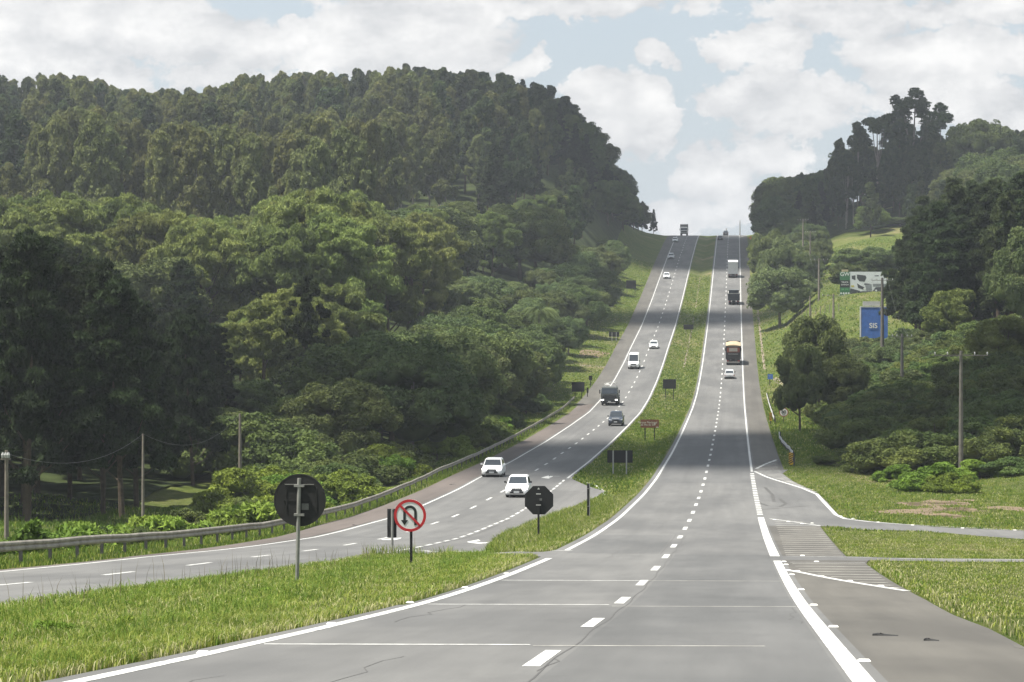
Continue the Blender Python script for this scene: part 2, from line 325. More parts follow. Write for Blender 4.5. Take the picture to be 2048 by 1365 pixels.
road('road_left_carriageway', rect(-3.9, 3.9, 2, S_END, True), 0.0, MA)
road('shoulder_left_carriageway', rect(-6.2, -3.9, 165, 420, True), 0.0, MRED)
road('shoulder_left_carriageway', rect(-6.6, -3.9, 420, S_END, True), 0.0, MSH)
road('shoulder_left_carriageway', rect(-4.2, -3.9, 2, 100, True)+[[(-19.3, 100), (-18.9, 100), (-18.9, 165), (-21.15, 165)]], 0.0, MRED)
road('shoulder_right_carriageway', rect(3.85, 6.2, sN+4, S_END), 0.0, MSH)
# paved area of the slip road, traced corner by corner on the ground
edge = Gs([(1556,933),(1565,947.5),(1586.6,963.5),(1618.5,979.5),(1636,986.6),(1654,1004),(1668,1022),(1682,1033.5),(1707,1039),(1785.5,1047),(1871,1054),(2048,1062)])
low1 = Gs([(2048,1079),(1906,1067.5),(1835,1062),(1729,1060),(1665,1053),(1640,1053)])
road('slip_road', [[(3.85, sN+4), (6.5, sN+4)]+edge[1:]+low1+[(3.85, low1[-1][1])]], 0.0, MA)
isl = Gs([(1640,1053),(1657.6,1075),(1679,1100),(1693,1113.5)]); sA = low1[-1][1]; sB = G(1545, 1113)[1]; sC = G(1550, 1122)[1]
road('gore_area', [[(3.85, sA)]+isl[:1]+isl+[(3.85, isl[-1][1])]], 0.0, MSH)
acr = Gs([(1693,1113.5),(1778,1116),(1888.5,1117.5),(2048,1118.6)]); acr2 = Gs([(2048,1124.4),(1888.5,1123.6),(1736,1121.5)])
road('cross_road', [[(3.85, acr[0][1])]+acr+acr2+[(3.85, acr2[-1][1])]], 0.0, MA2)
pe = Gs([(1736,1121.5),(1732,1128.7),(1785,1164),(1817,1182),(1853,1201),(1906,1230),(1977,1257),(2048,1294),(2200,1365)])
road('paved_shoulder_near', [[(3.85, pe[0][1])]+pe+[(7.5, 22), (7.2, 2), (3.85, 2)]], 0.0, MSH)
# opening in the median and the turning lane
gapT = G(1145, 1101)[1]; gapB = G(1108, 1117)[1]
tipB = Gs([(968,1106.5),(1020,1104.5),(1085,1104.2),(1147,1102)]); topA = Gs([(1075,1113.5),(1013,1112.5),(949,1111.5),(833,1108.5),(784,1107),(720,1109)])
isB = Gs([(968,1106.5),(985,1090),(1010,1074),(1050,1055),(1110,1033),(1175,1006),(1211,983),(1141,957)])
road('median_opening', [[(-4.0, tipB[-1][1])]+tipB[::-1][1:]+[(-11.1, tipB[0][1]), (-11.1, topA[-1][1]-2)]+topA[::-1]+[(-4.0, topA[0][1])]], 0.0, MA2)
road('turning_lane', [[(-11.1, tipB[0][1])]+isB[:-1]+[(-11.1, isB[-1][1])]], 0.0, MA2)
# ---- painted markings
def paint(name, polys, m=MW, dz=0.004): return tag(drape(name, polys, dz, m), kind='structure')
P = []
P += strip([(VN(s_), s_) for s_ in np.arange(22, gapB, 3)]+[(VN(gapB), gapB)], .21)+strip(par(-3.6, gapT, S_END), .18)
P += strip(par(3.6, 20, sC), .24)+strip(par(3.6, sB, G(1520, 1035)[1]), .32)+strip(par(3.6, sN, S_END), .18)
paint('edge_lines_right_carriageway', P)
s1316 = G(1050, 1316)[1]; D = []
k = s1316-2-12*4
while k < S_END: D += strip([(0.02, max(k, 4)), (0.02, k+4)], .2) if k > 0 else []; k += 12.0
paint('lane_dashes_right_carriageway', D)
D = []; k = G(1520, 1030)[1]
while k < sN-3: D += strip([(3.6, k), (3.6, k+1.6)], .3); k += 3.1
paint('merge_dashes', D)
paint('edge_lines_left_carriageway', strip(par(-3.6, 20, S_END, 20, True), .16)+strip(par(3.6, 20, topA[-1][1]-4, 10, True), .16)+strip(par(3.6, isB[-1][1], S_END, 20, True), .17))
D = []; k = 29.0
while k < S_END: D += strip([(float(vL(k)), k), (float(vL(k)), k+4)], .18); k += 12.0
paint('lane_dashes_left_carriageway', D)
D = []; k = topA[-1][1]-2
while k < isB[-1][1]-3: D += strip([(-11.4, k), (-11.4, k+2.6)], .17); k += 4.0
paint('turning_lane_dashes', D)
paint('turning_lane_edge', strip(Gs([(1141,956),(1165,962),(1190,971),(1211,982.5),(1206,992),(1186,1004)]), .2)+strip(Gs([(985,1099),(962,1107.5),(1000,1106),(1145,1102)]), .2)+strip(Gs([(790,1099.5),(850,1102),(920,1104),(945,1105)]), .22))
def arrow(pts_list): return [p for pts in pts_list for p in strip(Gs(pts), .3)]
paint('turn_arrow', [Gs([(1082,956),(1097,951.5),(1099,957.8)])]+strip(Gs([(1119,953.2),(1104,952.6),(1098,955.4),(1092,956)]), .28)+[Gs([(934,1084),(957,1079.5),(961,1082),(950,1083.3),(980,1084.5),(972,1087),(936,1085.5)])]+[Gs([(762,1079),(803,1075.5),(801,1078),(790,1080.5),(765,1080.5)])])
X_ = []
for (y, xl, xr) in ((1161, 1003, 1290), (1209, 856, 1218), (1289, 528, 1060)):
    X_ += strip([G(xl, y), G(xr, y+1)], .22)
paint('transverse_lines', X_)
X_ = []
for (y, xl, xr) in ((1162, 1296, 1568), (1213, 1224, 1592), (1292, 1066, 1530)):
    X_ += strip([G(xl, y), G(xr, y+1)], .15)
paint('transverse_lines_worn', X_, MWF)
# hatch bars in the gores
H = []
def hatch(y0, y1, n, xl, xr, w):
    for i in range(n):
        y = y0+(y1-y0)*(i+.5)/n; a = G(xl(y), y); b = G(xr(y), y+(1.2 if n < 30 else .6)); H.extend(strip([a, b], w))
hatch(1041, 1112, 17, lambda y: np.interp(y, [1036, 1050, 1080, 1112], [1546, 1552, 1562, 1572]), lambda y: np.interp(y, [1041, 1053, 1075, 1100, 1112], [1600, 1639, 1656, 1677, 1688]), .3)
hatch(1125, 1178, 10, lambda y: np.interp(y, [1123, 1138, 1150, 1178], [1580, 1596, 1640, 1790]), lambda y: np.interp(y, [1123, 1130, 1165, 1180], [1728, 1738, 1775, 1806]), .25)
hatch(922, 984, 22, lambda y: np.interp(y, [920, 935, 944, 960, 984], [1548, 1511, 1512, 1560, 1630]), lambda y: np.interp(y, [920, 933, 947, 963, 984], [1553, 1556, 1565, 1586, 1632]), .45)
paint('gore_hatching', H, MWF)
paint('gore_lines', strip(Gs([(1509,943),(1535,955),(1570,966),(1605,977),(1634,989),(1655,1012),(1672,1030),(1690,1038),(1740,1044),(1800,1048.5),(1880,1053),(2048,1061)]), .22)
      +strip(Gs([(1512,938),(1530,929),(1553,920)]), .25)+strip(Gs([(1540,1038),(1580,1043),(1640,1052)]), .15)+strip(Gs([(1572,1112.5),(1690,1114.5),(1745,1115.5)]), .15)+strip(Gs([(1780,1117),(1890,1119),(2048,1119.5)]), .15)
      +strip(Gs([(1566,1139),(1600,1145),(1660,1157),(1730,1169),(1815,1182.5)]), .2)+strip(Gs([(1580,1125),(1730,1126)]), .12))
paint('crest_lines', strip([(3.6, 935), (6.3, 962)], .35)+strip([(6.3, 962), (6.3, 975)], .3))
# old tarmac seams and dirt
paint('repair_patches', rect(.28, 3.42, 4, 96)+rect(-3.4, 3.42, 205, 300)+rect(-3.42, -.3, 96.5, 120), asphalt('asphalt_patch', (.140,.140,.136), (.106,.107,.105)), .002)
MS = mat('red_soil', (.20, .145, .085), .95, .55, 1.5); MDC = mat('drain_concrete', (.24, .20, .14), .95, .6, 1.0)
def blobpoly(c, rv, rs, n=18, j=.25): return [(c[0]+rv*math.cos(a)*(1+random.uniform(-j, j)), c[1]+rs*math.sin(a)*(1+random.uniform(-j, j))) for a in [2*math.pi*k/n for k in range(n)]]
soil = [*[blobpoly(G(1790+random.uniform(0, 270), 1000+random.uniform(0, 36)), random.uniform(.4, 1.7), random.uniform(1, 4), 12, .5) for _ in range(16)], blobpoly(G(1185, 708), 3, 7)]
road('soil_patch', soil, -.008, MS)
dr = [strip(par(7.4, G(1518, 742)[1], G(1508, 600)[1], 8), .45), strip(par(-7.0, G(1372, 735)[1], G(1374, 700)[1], 5), .35), strip(par(-7.0, 560, 640, 8), .3), strip(par(-7.0, 668, 760, 8), .25)]
road('drain_channel', [p for d in dr for p in d]+strip(Gs([(1548, 756), (1560, 766), (1580, 776)]), .9)+strip(Gs([(1160,731),(1195,733),(1222,735)]), 3), -.006, MDC)

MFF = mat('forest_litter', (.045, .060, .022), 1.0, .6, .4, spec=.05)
def region(v0, v1, s0, s1, n=12): return [[(v0, a), (v1, a), (v1, b_), (v0, b_)] for a, b_ in zip(np.linspace(s0, s1, n)[:-1], np.linspace(s0, s1, n)[1:])]
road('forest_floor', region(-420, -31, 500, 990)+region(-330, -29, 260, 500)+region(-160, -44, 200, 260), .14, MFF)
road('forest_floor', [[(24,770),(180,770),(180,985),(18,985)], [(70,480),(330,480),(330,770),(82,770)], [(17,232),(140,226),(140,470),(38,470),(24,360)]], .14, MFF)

CR = []
for _ in range(34):
    v0 = random.choice([-3.2, -1.8, -.3, .2, 1.9, 3.3, 5.0, 6.0, -13, -15, -16.5]); s0 = random.uniform(24, 190); n_ = random.randint(4, 11); w_ = random.uniform(.010, .022)
    q_ = [(v0+random.uniform(-.12, .12)+(i*.04 if _ % 3 else 0), s0+i*random.uniform(.9, 1.2)) for i in range(n_)] if _ % 4 else [(v0+i*.35, s0+random.uniform(-.12, .12)) for i in range(n_)]
    CR += strip(q_, w_)
CR += strip([(.19+.03*math.sin(s_*.7), s_) for s_ in np.arange(4, 120, 1.5)], .022)+strip([(-.22, 96), (-.22, 121)], .03)
paint('crack_seals', CR, mat('crack_tar', (.080, .078, .074), .8, .3, 3.0), .003)
SK = []
for a_ in ([(1515,1005),(1535,1012),(1560,1014),(1572,1008),(1560,998)], [(1520,1020),(1570,1016),(1620,1012)], [(1530,975),(1545,990),(1548,1004)]): SK += strip(Gs(a_), .22)
paint('skid_marks', SK, mat('skid_rubber', (.085, .083, .078), .9, .4, 2.0), .003)
# ---------------------------------------------------------------- foliage
def leafmat(name, c1, c2, rnd=.22, tr=.25, sc=.5): return mat(name, c1, .75, 0, sc, col2=c2, translucent=tr, rnd=rnd, spec=.15, det=3)
BARK = mat('bark_grey_brown', (.12, .095, .07), .95, .4, 2.0, spec=.1); BARKP = mat('bark_pale', (.26, .23, .19), .9, .4, 1.0, spec=.1)
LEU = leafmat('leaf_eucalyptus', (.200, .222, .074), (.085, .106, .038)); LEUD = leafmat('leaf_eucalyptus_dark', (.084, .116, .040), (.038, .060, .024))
LPI = leafmat('needle_pine', (.215, .262, .070), (.100, .135, .040)); LPD = leafmat('needle_pine_dark', (.034, .054, .016), (.013, .023, .008), .15)  # LPD: dark conifer green, lowered further to carry the shade over the left stand
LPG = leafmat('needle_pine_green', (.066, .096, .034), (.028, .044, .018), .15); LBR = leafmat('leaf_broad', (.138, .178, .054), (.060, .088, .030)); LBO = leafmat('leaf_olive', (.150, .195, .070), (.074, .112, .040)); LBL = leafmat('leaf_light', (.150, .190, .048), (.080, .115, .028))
LSH = leafmat('leaf_shrub', (.130, .175, .044), (.062, .098, .028)); LYG = leafmat('leaf_yellow_green', (.210, .300, .042), (.105, .165, .025))
ICO = None
def crown_mesh(name, lobes, n, leaf, m, elong=1.0, up=0.0, core=.84, seed=0, flat=.35, droop=0.0):
    """lobes: (x,y,z,rxy,rz). leaf cards over the lobes' surfaces round lumpy cores"""
    global ICO
    r = np.random.default_rng(seed); Lb = np.array(lobes, float); sub = [Lb*np.array([1, 1, 1, .84, .84])]
    for l in Lb:
        m_ = int(np.clip(9*l[3], 5, 40)); dd = r.normal(size=(m_, 3)); dd /= np.linalg.norm(dd, axis=1)[:, None]; dd[:, 2] = np.where(dd[:, 2] < -.3, -dd[:, 2], dd[:, 2])
        q = min(l[3], 1.6)*r.uniform(.30, .52, m_); sub.append(np.stack([l[0]+dd[:, 0]*l[3]*.86, l[1]+dd[:, 1]*l[3]*.86, l[2]+dd[:, 2]*l[4]*.86, q, q*.9], 1))
    big_n = len(Lb); Lb = np.concatenate(sub); C = Lb[:, :3]; R = np.stack([Lb[:, 3], Lb[:, 3], Lb[:, 4]], 1)
    wt = Lb[:, 3]*Lb[:, 4]; k = r.choice(len(Lb), int(n*2.3), p=wt/wt.sum())
    d = r.normal(size=(len(k), 3)); d /= np.linalg.norm(d, axis=1)[:, None]; d[:, 2] = np.where(d[:, 2] < -.35, -d[:, 2], d[:, 2])
    pos = C[k]+d*R[k]*r.uniform(.80, 1.12, (len(k), 1))
    ins = np.zeros(len(k), bool)
    for j in range(big_n): q = (pos-C[j])/R[j]; ins |= ((q**2).sum(1) < .62) & (k != j)
    pos = pos[~ins][:n]; d = d[~ins][:n]; n = len(pos)
    nr = d*.75+r.normal(size=(n, 3))*flat+np.array([0, 0, .25]); nr /= np.linalg.norm(nr, axis=1)[:, None]
    t = r.normal(size=(n, 3))*(.5 if up else 1)+np.array([0, 0, up]); t -= (t*nr).sum(1)[:, None]*nr; t /= np.linalg.norm(t, axis=1)[:, None]+1e-9; b = np.cross(nr, t)
    s = leaf*r.uniform(.55, 1.35, (n, 1)); t = t*s*elong; b = b*s
    v = np.stack([pos-t*.5-b*.22, pos-t*.05+b*.5, pos+t*.6+b*.05, pos+t*.05-b*.5], 1).reshape(-1, 3)
    f = np.arange(n*4).reshape(-1, 4)
    if ICO is None:
        bm = bmesh.new(); bmesh.ops.create_icosphere(bm, subdivisions=2, radius=1); ICO = (np.array([x.co[:] for x in bm.verts]), np.array([[x.index for x in q.verts] for q in bm.faces])); bm.free()
    vs = [v]; tri = []; o = len(v)
    for j in range(big_n):
        q = ICO[0]*r.uniform(.86, 1.1, (len(ICO[0]), 1)); vs.append(C[j]+q*R[j]*core); tri.append(ICO[1]+o); o += len(q)
    V = np.concatenate(vs); T = np.concatenate(tri)
    me = bpy.data.meshes.new(name); me.vertices.add(len(V)); me.vertices.foreach_set('co', V.ravel())
    me.loops.add(f.size+T.size); me.loops.foreach_set('vertex_index', np.concatenate([f.ravel(), T.ravel()]))
    me.polygons.add(len(f)+len(T)); me.polygons.foreach_set('loop_start', np.concatenate([np.arange(len(f))*4, f.size+np.arange(len(T))*3]))
    me.polygons.foreach_set('loop_total', np.concatenate([np.full(len(f), 4), np.full(len(T), 3)])); me.update(calc_edges=True); me.validate(); me.materials.append(m); return me
def trunk_mesh(name, H, r, limbs, m, lean=.0):
    b = MB(); x = random.uniform(-1, 1)*lean; b.tube([(0, 0, -1.0), (x*.2, 0, H*.3), (x*.7, x*.3, H*.7), (x, x*.5, H)], [r*1.2, r*.85, r*.55, r*.2], 7)
    for (z, tx, ty, tz) in limbs: b.tube([(x*.4, 0, z), (tx*.5, ty*.5, z+(tz-z)*.35), (tx, ty, tz)], [r*.4, r*.28, r*.1], 5)
    return b.mesh(name, m)
TREES = {}
def kind(key, name, lobes_fn, n, leaf, m, bark, H, r, nv=3, elong=1.0, up=0.0, core=.84, flat=.35, trunk_to=.8, kname='crown'):
    out = []
    for i in range(nv):
        random.seed(hash_(key)+i); lb = lobes_fn(); cm = crown_mesh(name+'_crown', lb, n, leaf, m, elong, up, core, hash_(key)+i, flat)
        big = sorted(lb, key=lambda q: -q[3])[:5]
        tm = trunk_mesh(name+'_trunk', H*trunk_to, r, [(max(q[2]*.55, .1*H), q[0]*.8, q[1]*.8, q[2]) for q in big], bark, H*.03)
        out.append((cm, tm))
    TREES[key] = (name, out, H)
def hash_(s): return sum(ord(c)*(i+3) for i, c in enumerate(s)) % 9973
U = random.uniform
def ring(R, a): return (R*math.cos(a), R*math.sin(a))
def l_euc():
    o = []; H = 26
    for i in range(44):
        t = U(0, 1)**.85; z = 6.5+t*18; e = 4.5*(1-t**3.2)**.6*min(1, .5+t*2); a = U(0, 6.28); x, y = ring(e*U(.5, 1), a); q = U(.65, 1.3)*(1.15-.45*t); o.append((x, y, z, q, q*U(1.4, 2.3)))
    o.append((0, 0, 23.6, 1.7, 2.0)); o += [(U(-.6, .6), U(-.6, .6), z, r_, 3.0) for z, r_ in ((10, 1.9), (15, 1.9), (20, 1.6))]; return o
def l_pine():
    o = []; 
    for i in range(52):
        a = U(0, 6.28); p = math.acos(1-U(0, 1.25)); x, y = ring(6.0*math.sin(p)*U(.78, 1.08), a); z = 12.2+6.2*math.cos(p)*U(.82, 1.1); q = U(.65, 1.35); o.append((x, y, z, q, q*.95))
    for i in range(14):
        a = U(0, 6.28); x, y = ring(U(3, 5), a); o.append((x, y, U(6, 11), U(.9, 1.4), .8))
    o += [(0, 0, 13.0, 3.4, 3.0)]; return o
def l_dpine():
    o = []
    for i in range(50):
        t = (i+U(0, 1))/50; z = 4+t*16.5; e = 4.1*(1-t)**.55*U(.5, 1.1)+.2; a = i*2.4+U(-.4, .4); x, y = ring(e, a); q = U(.6, 1.15)*(1.1-.45*t); o.append((x, y, z+U(-.4, .4), q, q*.75))
    o += [(0, 0, 8, 1.2, 3.5), (0, 0, 13, 1.0, 3.5), (0, 0, 17.5, .6, 3)]; return o
def l_cone():
    o = []
    for i in range(60):
        t = (i+U(0, 1))/60; z = 2.2+t*15.6; e = 3.3*(1-t)**.8*U(.6, 1.05)+.1; a = i*2.4+U(-.4, .4); x, y = ring(e, a); q = U(.7, 1.05)*(1.1-.6*t); o.append((x, y, z, q, q*.7))
    o += [(0, 0, 6, 1.8, 3.5), (0, 0, 11, 1.2, 3.5), (0, 0, 16.5, .4, 1.8)]; return o
def l_broad():
    o = []
    for i in range(42):
        a = U(0, 6.28); p = math.acos(1-U(0, 1.5)); x, y = ring(4.3*math.sin(p)*U(.75, 1.05), a); z = 5.0+4.0*math.cos(p)*U(.8, 1.05); q = U(.85, 1.6); o.append((x, y, max(z, 1.2), q, q*U(.8, 1)))
    o += [(0, 0, 4.3, 2.6, 2.4)]; return o
def l_shrub():
    o = []
    for i in range(24):
        a = U(0, 6.28); x, y = ring(2.5*U(0, 1)**.5, a); h = 2.6*(1-(math.hypot(x, y)/3.1)**2); q = U(.5, .95); o.append((x, y, max(h*U(.5, 1), .4), q, q*U(.7, .95)))
    return o
def l_sparse():
    o = []
    for i in range(30):
        t = U(0, 1); z = 11+t*16; e = 4.6*math.sin(math.pi*(.15+.8*t)); a = U(0, 6.28); x, y = ring(e*U(.4, 1), a); q = U(.7, 1.45); o.append((x, y, z, q, q*U(.9, 1.5)))
    o.append((0, 0, 27, .9, 1.3)); return o
def l_tall():
    o = [(U(-1.7, 1.7), U(-1.7, 1.7), U(22, 26), U(.9, 1.5), U(1, 1.6)) for _ in range(10)]; return o
def l_clump():
    return [(U(-1, 1), U(-1, 1), U(.3, 1.3), U(.35, .6), U(.4, .7)) for _ in range(12)]
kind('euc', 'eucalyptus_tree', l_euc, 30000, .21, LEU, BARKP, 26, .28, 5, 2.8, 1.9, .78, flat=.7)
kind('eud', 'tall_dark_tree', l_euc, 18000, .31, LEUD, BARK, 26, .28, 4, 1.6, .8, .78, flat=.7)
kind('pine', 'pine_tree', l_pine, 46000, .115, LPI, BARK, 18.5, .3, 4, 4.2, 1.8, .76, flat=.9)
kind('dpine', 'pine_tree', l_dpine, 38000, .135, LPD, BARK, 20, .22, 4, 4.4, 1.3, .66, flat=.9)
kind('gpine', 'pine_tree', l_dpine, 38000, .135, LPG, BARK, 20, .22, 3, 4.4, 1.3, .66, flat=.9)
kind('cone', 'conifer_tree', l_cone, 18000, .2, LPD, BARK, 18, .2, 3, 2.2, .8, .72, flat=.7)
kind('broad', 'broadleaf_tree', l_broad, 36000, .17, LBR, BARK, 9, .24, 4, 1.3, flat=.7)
kind('olive', 'grey_leaved_tree', l_broad, 30000, .17, LBO, BARKP, 9, .22, 3, 1.3, flat=.7)
kind('light', 'pale_leaved_tree', l_broad, 22000, .21, LBL, BARK, 9, .22, 2, 1.3, flat=.7)
kind('shrub', 'shrub', l_shrub, 17000, .105, LSH, BARK, 3, .06, 5, 1.4, flat=.8)
kind('oshrub', 'shrub', l_shrub, 13000, .105, LBO, BARK, 3, .06, 2, 1.4, flat=.8)
kind('yshrub', 'shrub', l_shrub, 14000, .10, LYG, BARK, 3, .05, 3, 1.9, .6, flat=.8)
kind('sparse', 'eucalyptus_tree', l_sparse, 9000, .30, LEUD, BARKP, 28, .26, 3, 1.5, .5, .45, trunk_to=.93, flat=.9)
kind('tall', 'eucalyptus_tree', l_tall, 3600, .38, LEUD, BARKP, 27, .28, 1, 1.4, .5, .5, trunk_to=.9, flat=.9)
kind('clump', 'shrub', l_clump, 1800, .13, LYG, BARK, 1.6, .03, 3, 2.6, .9, .5, flat=.9)
NT = [0]
def plant(key, v, s, H, label, group=None, rz=None, wide=1.0, cat=None, i=None):
    name, var, H0 = TREES[key]; i = random.randrange(len(var)) if i is None else i; cm, tm = var[i % len(var)]; k = H/H0
    sm = H0 < 4
    r = thing(name, ground(v, s, -.15), label, cat or ('shrub' if sm else 'tree'), group, (U(-.04, .04), U(-.04, .04), U(0, 6.28) if rz is None else rz), (k*wide, k*wide, k))
    c = bpy.data.objects.new('foliage' if sm else 'crown', cm); COL.objects.link(c); c.parent = r
    t = bpy.data.objects.new('stem' if sm else 'trunk', tm); COL.objects.link(t); t.parent = r; NT[0] += 1
    return r
def pix(v, s):
    x, y = W(v, s); z = float(TZ(v, s)); return CX+F*x/y, HY-F*z/y
PEND = []; FOREST = []      # every planted spot (v,s,r)
def scatter(keys, s0, s1, v0, v1, sp, H, label, group, ok=None, cap=300, px=(-260, 2300), wide=1.0, yt=None, hf=None):
    n = 0; rows = max(1, int((s1-s0)/sp)); out = []
    for a in range(rows):
        s = s0+(a+.5)*(s1-s0)/rows; v = v0+(sp*.5 if a % 2 else 0)
        while v < v1:
            q = (v+U(-.33, .33)*sp, s+U(-.33, .33)*sp); v += sp
            x, y = pix(*q)
            if px[0] < x < px[1] and (ok is None or ok(q[0], q[1], x, y)): out.append(q)
    random.shuffle(out)
    for q in out:
        if any((q[0]-f[0])**2+(q[1]-f[1])**2 < (f[2]+sp)**2*.16 for f in FOREST): continue
        if n >= cap: break
        h = U(*H)*(hf(*q) if hf else 1)
        if yt:
            x, Y = W(*q); h = min(h, (HY-np.interp(CX+F*x/Y, *yt)-U(0, 26))*Y/F-float(TZ(*q)))
            if h < H[0]*.42: continue
        PEND.append((random.choice(keys), q[0], q[1], h, label, group, U(.9, 1.15)*wide, sp)); FOREST.append((q[0], q[1], sp)); n += 1
    print('scatter', group, n, 'of', len(out))
random.seed(5)
def at(px, py): return G(px, py)
# one-off trees first -------------------------------------------------------------------------------
def single(key, px, Y, H, label, group=None, wide=1.0, i=None, keep=4, yt=None):
    x = (px-CX)/F*Y; v, s = VS(x, Y); H0_ = H
    if yt: H = (HY-yt)*Y/F-float(TZ(v, s)); wide = wide*H0_/H if H > 0 else 1
    FOREST.append((v, s, keep)); return plant(key, v, s, H, label, group, wide=wide, i=i)
single('tall', 1755, 800, 35, 'bare-trunked eucalyptus with a small tuft of leaves on top, rising from the right wood', i=0, yt=228)
single('sparse', 1795, 822, 36, 'gappy eucalyptus on the right skyline, left one of the two tallest treetops', wide=1.1, yt=192)
single('sparse', 1822, 815, 43, 'tallest eucalyptus on the right skyline with sky showing between its boughs', yt=177)
single('sparse', 1715, 818, 26, 'small gappy tree on the right hill top, left of the bare-trunked eucalyptus', yt=247)
single('sparse', 1885, 800, 35, 'pointed open eucalyptus standing alone to the right of the tallest treetops', yt=207)
single('broad', 1965, 790, 22, 'broad rounded treetop on the right skyline near the picture edge', wide=.8, yt=243)
single('light', 1742, 755, 11.5, 'pale yellow-green tree at the top edge of the sloping meadow', wide=.75, yt=418)
single('olive', 1800, 762, 11, 'pale grey-green tree right of the yellow-green one above the meadow', wide=.9, yt=436)
single('broad', 1640, 338, 11.5, 'dark leafy tree beside the right shoulder, in front of the blue hoarding', wide=.66, yt=640)
single('broad', 1600, 318, 8.5, 'dark bushy tree overhanging the drain by the blue road sign', wide=.6, yt=700)
single('broad', 1688, 322, 7.0, 'small round-topped tree with a forked trunk right of the dark roadside tree', wide=.8, yt=715)
single('broad', 1625, 365, 9.5, 'dark tree half hidden behind the roadside tree on the right bank', wide=.7, yt=662)
single('olive', 1560, 585, 10.5, 'spreading olive-grey tree on the grassy bank right of the carriageway', wide=1.15, yt=545)
single('olive', 1562, 655, 8.5, 'grey-green tree with pale blossom above the spreading tree on the right bank', wide=1.1, yt=490)
single('olive', 1597, 600, 7.5, 'small tree between the spreading bank tree and the meadow', yt=548)
single('broad', 1535, 690, 9, 'dark tree near the right shoulder below the crest', yt=472)
single('broad', 1725, 585, 11.5, 'bushy tree behind the truck hoarding', wide=1.1, yt=497)
single('broad', 1765, 592, 10.5, 'tree behind the right half of the truck hoarding', yt=500)
single('broad', 1697, 572, 7, 'low tree poking out left of the green hoarding panel', yt=530)
single('light', 1905, 372, 5, 'pale green bush tree at the foot of the dark pines', wide=1.3, yt=590)
single('olive', 2040, 352, 8, 'grey-leaved tree at the right picture edge', yt=480)
single('light', 2010, 300, 6, 'light green round tree in the right thicket', wide=1.1, yt=645)
single('cone', 1515, 935, 11.5, 'lone conifer at the left end of the right wood, beside the crest', wide=.8, yt=402)
# palm
def palm():
    x, Y = (1078-CX)/F*470, 470.0; v, s = VS(x, Y); FOREST.append((v, s, 5)); r = thing('palm_tree', ground(v, s), 'palm tree with drooping fronds among the roadside trees left of the road', 'palm tree')
    b = MB(); b.tube([(0, 0, -1), (.2, 0, 5), (0, .1, 11)], [.28, .22, .2], 8); b.build('trunk', BARK, r)
    c = MB()
    for i in range(26):
        a = i*2.4; el = U(-.1, 1.2); pts = []
        for k in range(9): t = k/8*4.3; pts.append(Vector((math.cos(a)*t*math.cos(el*.6), math.sin(a)*t*math.cos(el*.6), 11+t*math.sin(el)-t*t*.22)))
        for k in range(8):
            d = (pts[k+1]-pts[k]).normalized(); sd = d.cross(Vector((0, 0, 1))).normalized()
            for g in (-1, 1):
                for h in range(3): q = pts[k]+(pts[k+1]-pts[k])*h/3; w = .95*math.sin(math.pi*(k+.6)/9.2); c.add([q, q+d*.12, q+sd*g*w*.8+d*.3+Vector((0, 0, -.35*w)), q+sd*g*w+Vector((0, 0, -.6*w))+d*.25], [(0, 1, 2, 3)])
    c.build('fronds', LBR, r)
palm()
SKL = ([-300,0,130,200,300,440,500,700,830,940,1030,1120,1165,1200,1230,1255,1290,1325], [150,148,145,155,178,165,142,132,125,130,150,168,185,250,330,395,405,450])
SKR = ([1495,1530,1570,1600,1640,1680,1720,1760,1800,1860,1900,1930,1960,2000,2048,2300], [430,400,345,335,295,280,262,250,240,250,275,270,246,262,258,258])
SKE = ([-300,40,90,150,250,300,420,520,620,700,760,820,860,900,940], [200,330,215,200,215,245,235,265,225,215,230,250,300,340,380]); YP = ([-300,0,250,330,430,520,600,720,760,880,1000], [400,400,400,432,440,430,392,400,440,405,470]); YB = ([400,500,560,650,750,850,930,1000,1090,1170,1230], [870,850,820,730,690,650,590,600,640,715,760])
YM = ([760,880,1000,1080,1170,1230,1262], [420,400,415,385,370,350,410]); YV = ([1000,1150,1200,1250,1290,1320], [560,500,480,480,465,450]); YD = ([-300,0,60,130,200,260,330,380,450,480], [485,485,480,498,520,590,640,618,660,690])
YQ = ([400,450,600,800,900,1000], [660,640,560,570,620,640]); YR = ([1700,1790,1810,1835,1870,1950,2048,2300], [640,560,460,400,335,300,300,300])
YT = ([1560,1600,1650,1700,1800,1850,1900,2048,2200], [830,760,720,690,650,610,600,570,560])
# --- left side
scatter(['dpine'], 190, 330, -95, -30, 6.2, (17, 21), 'dark green pine in the shaded stand behind the left guardrail', 'dark pines of the shaded stand', ok=lambda v, s, x, y: x < 475-(s-190)*.25 and (x < 296 or s > 236), px=(-200, 480), yt=YD)
scatter(['pine'], 372, 470, -190, -50, 9.5, (19, 26), 'yellow-green round-crowned pine on the lower left slope', 'round pines on the lower left slope', ok=lambda v, s, x, y: x < 985, px=(-150, 1000), yt=YP)
scatter(['pine', 'dpine', 'pine'], 300, 372, -90, -44, 8, (12, 19), 'green pine lower down the left slope, above the leafy trees of the guardrail belt', 'pines above the guardrail belt', px=(430, 900), yt=YQ)
scatter(['broad', 'broad', 'broad', 'olive'], 255, 480, -80, -28.6, 6.8, (7.5, 11.5), 'mid green leafy tree in the belt between the left guardrail and the pines', 'leafy trees behind the left guardrail', ok=lambda v, s, x, y: x > 440 and not (s > 470 and v > -42), px=(440, 1190), yt=YB)
scatter(['olive', 'broad', 'olive'], 495, 860, -50, -26.5, 7.0, (6.5, 10), 'olive or green tree edging the grass verge far up the left hill', 'trees lining the grass verge up the hill on the left', ok=lambda v, s, x, y: v < -28.0, yt=YV)
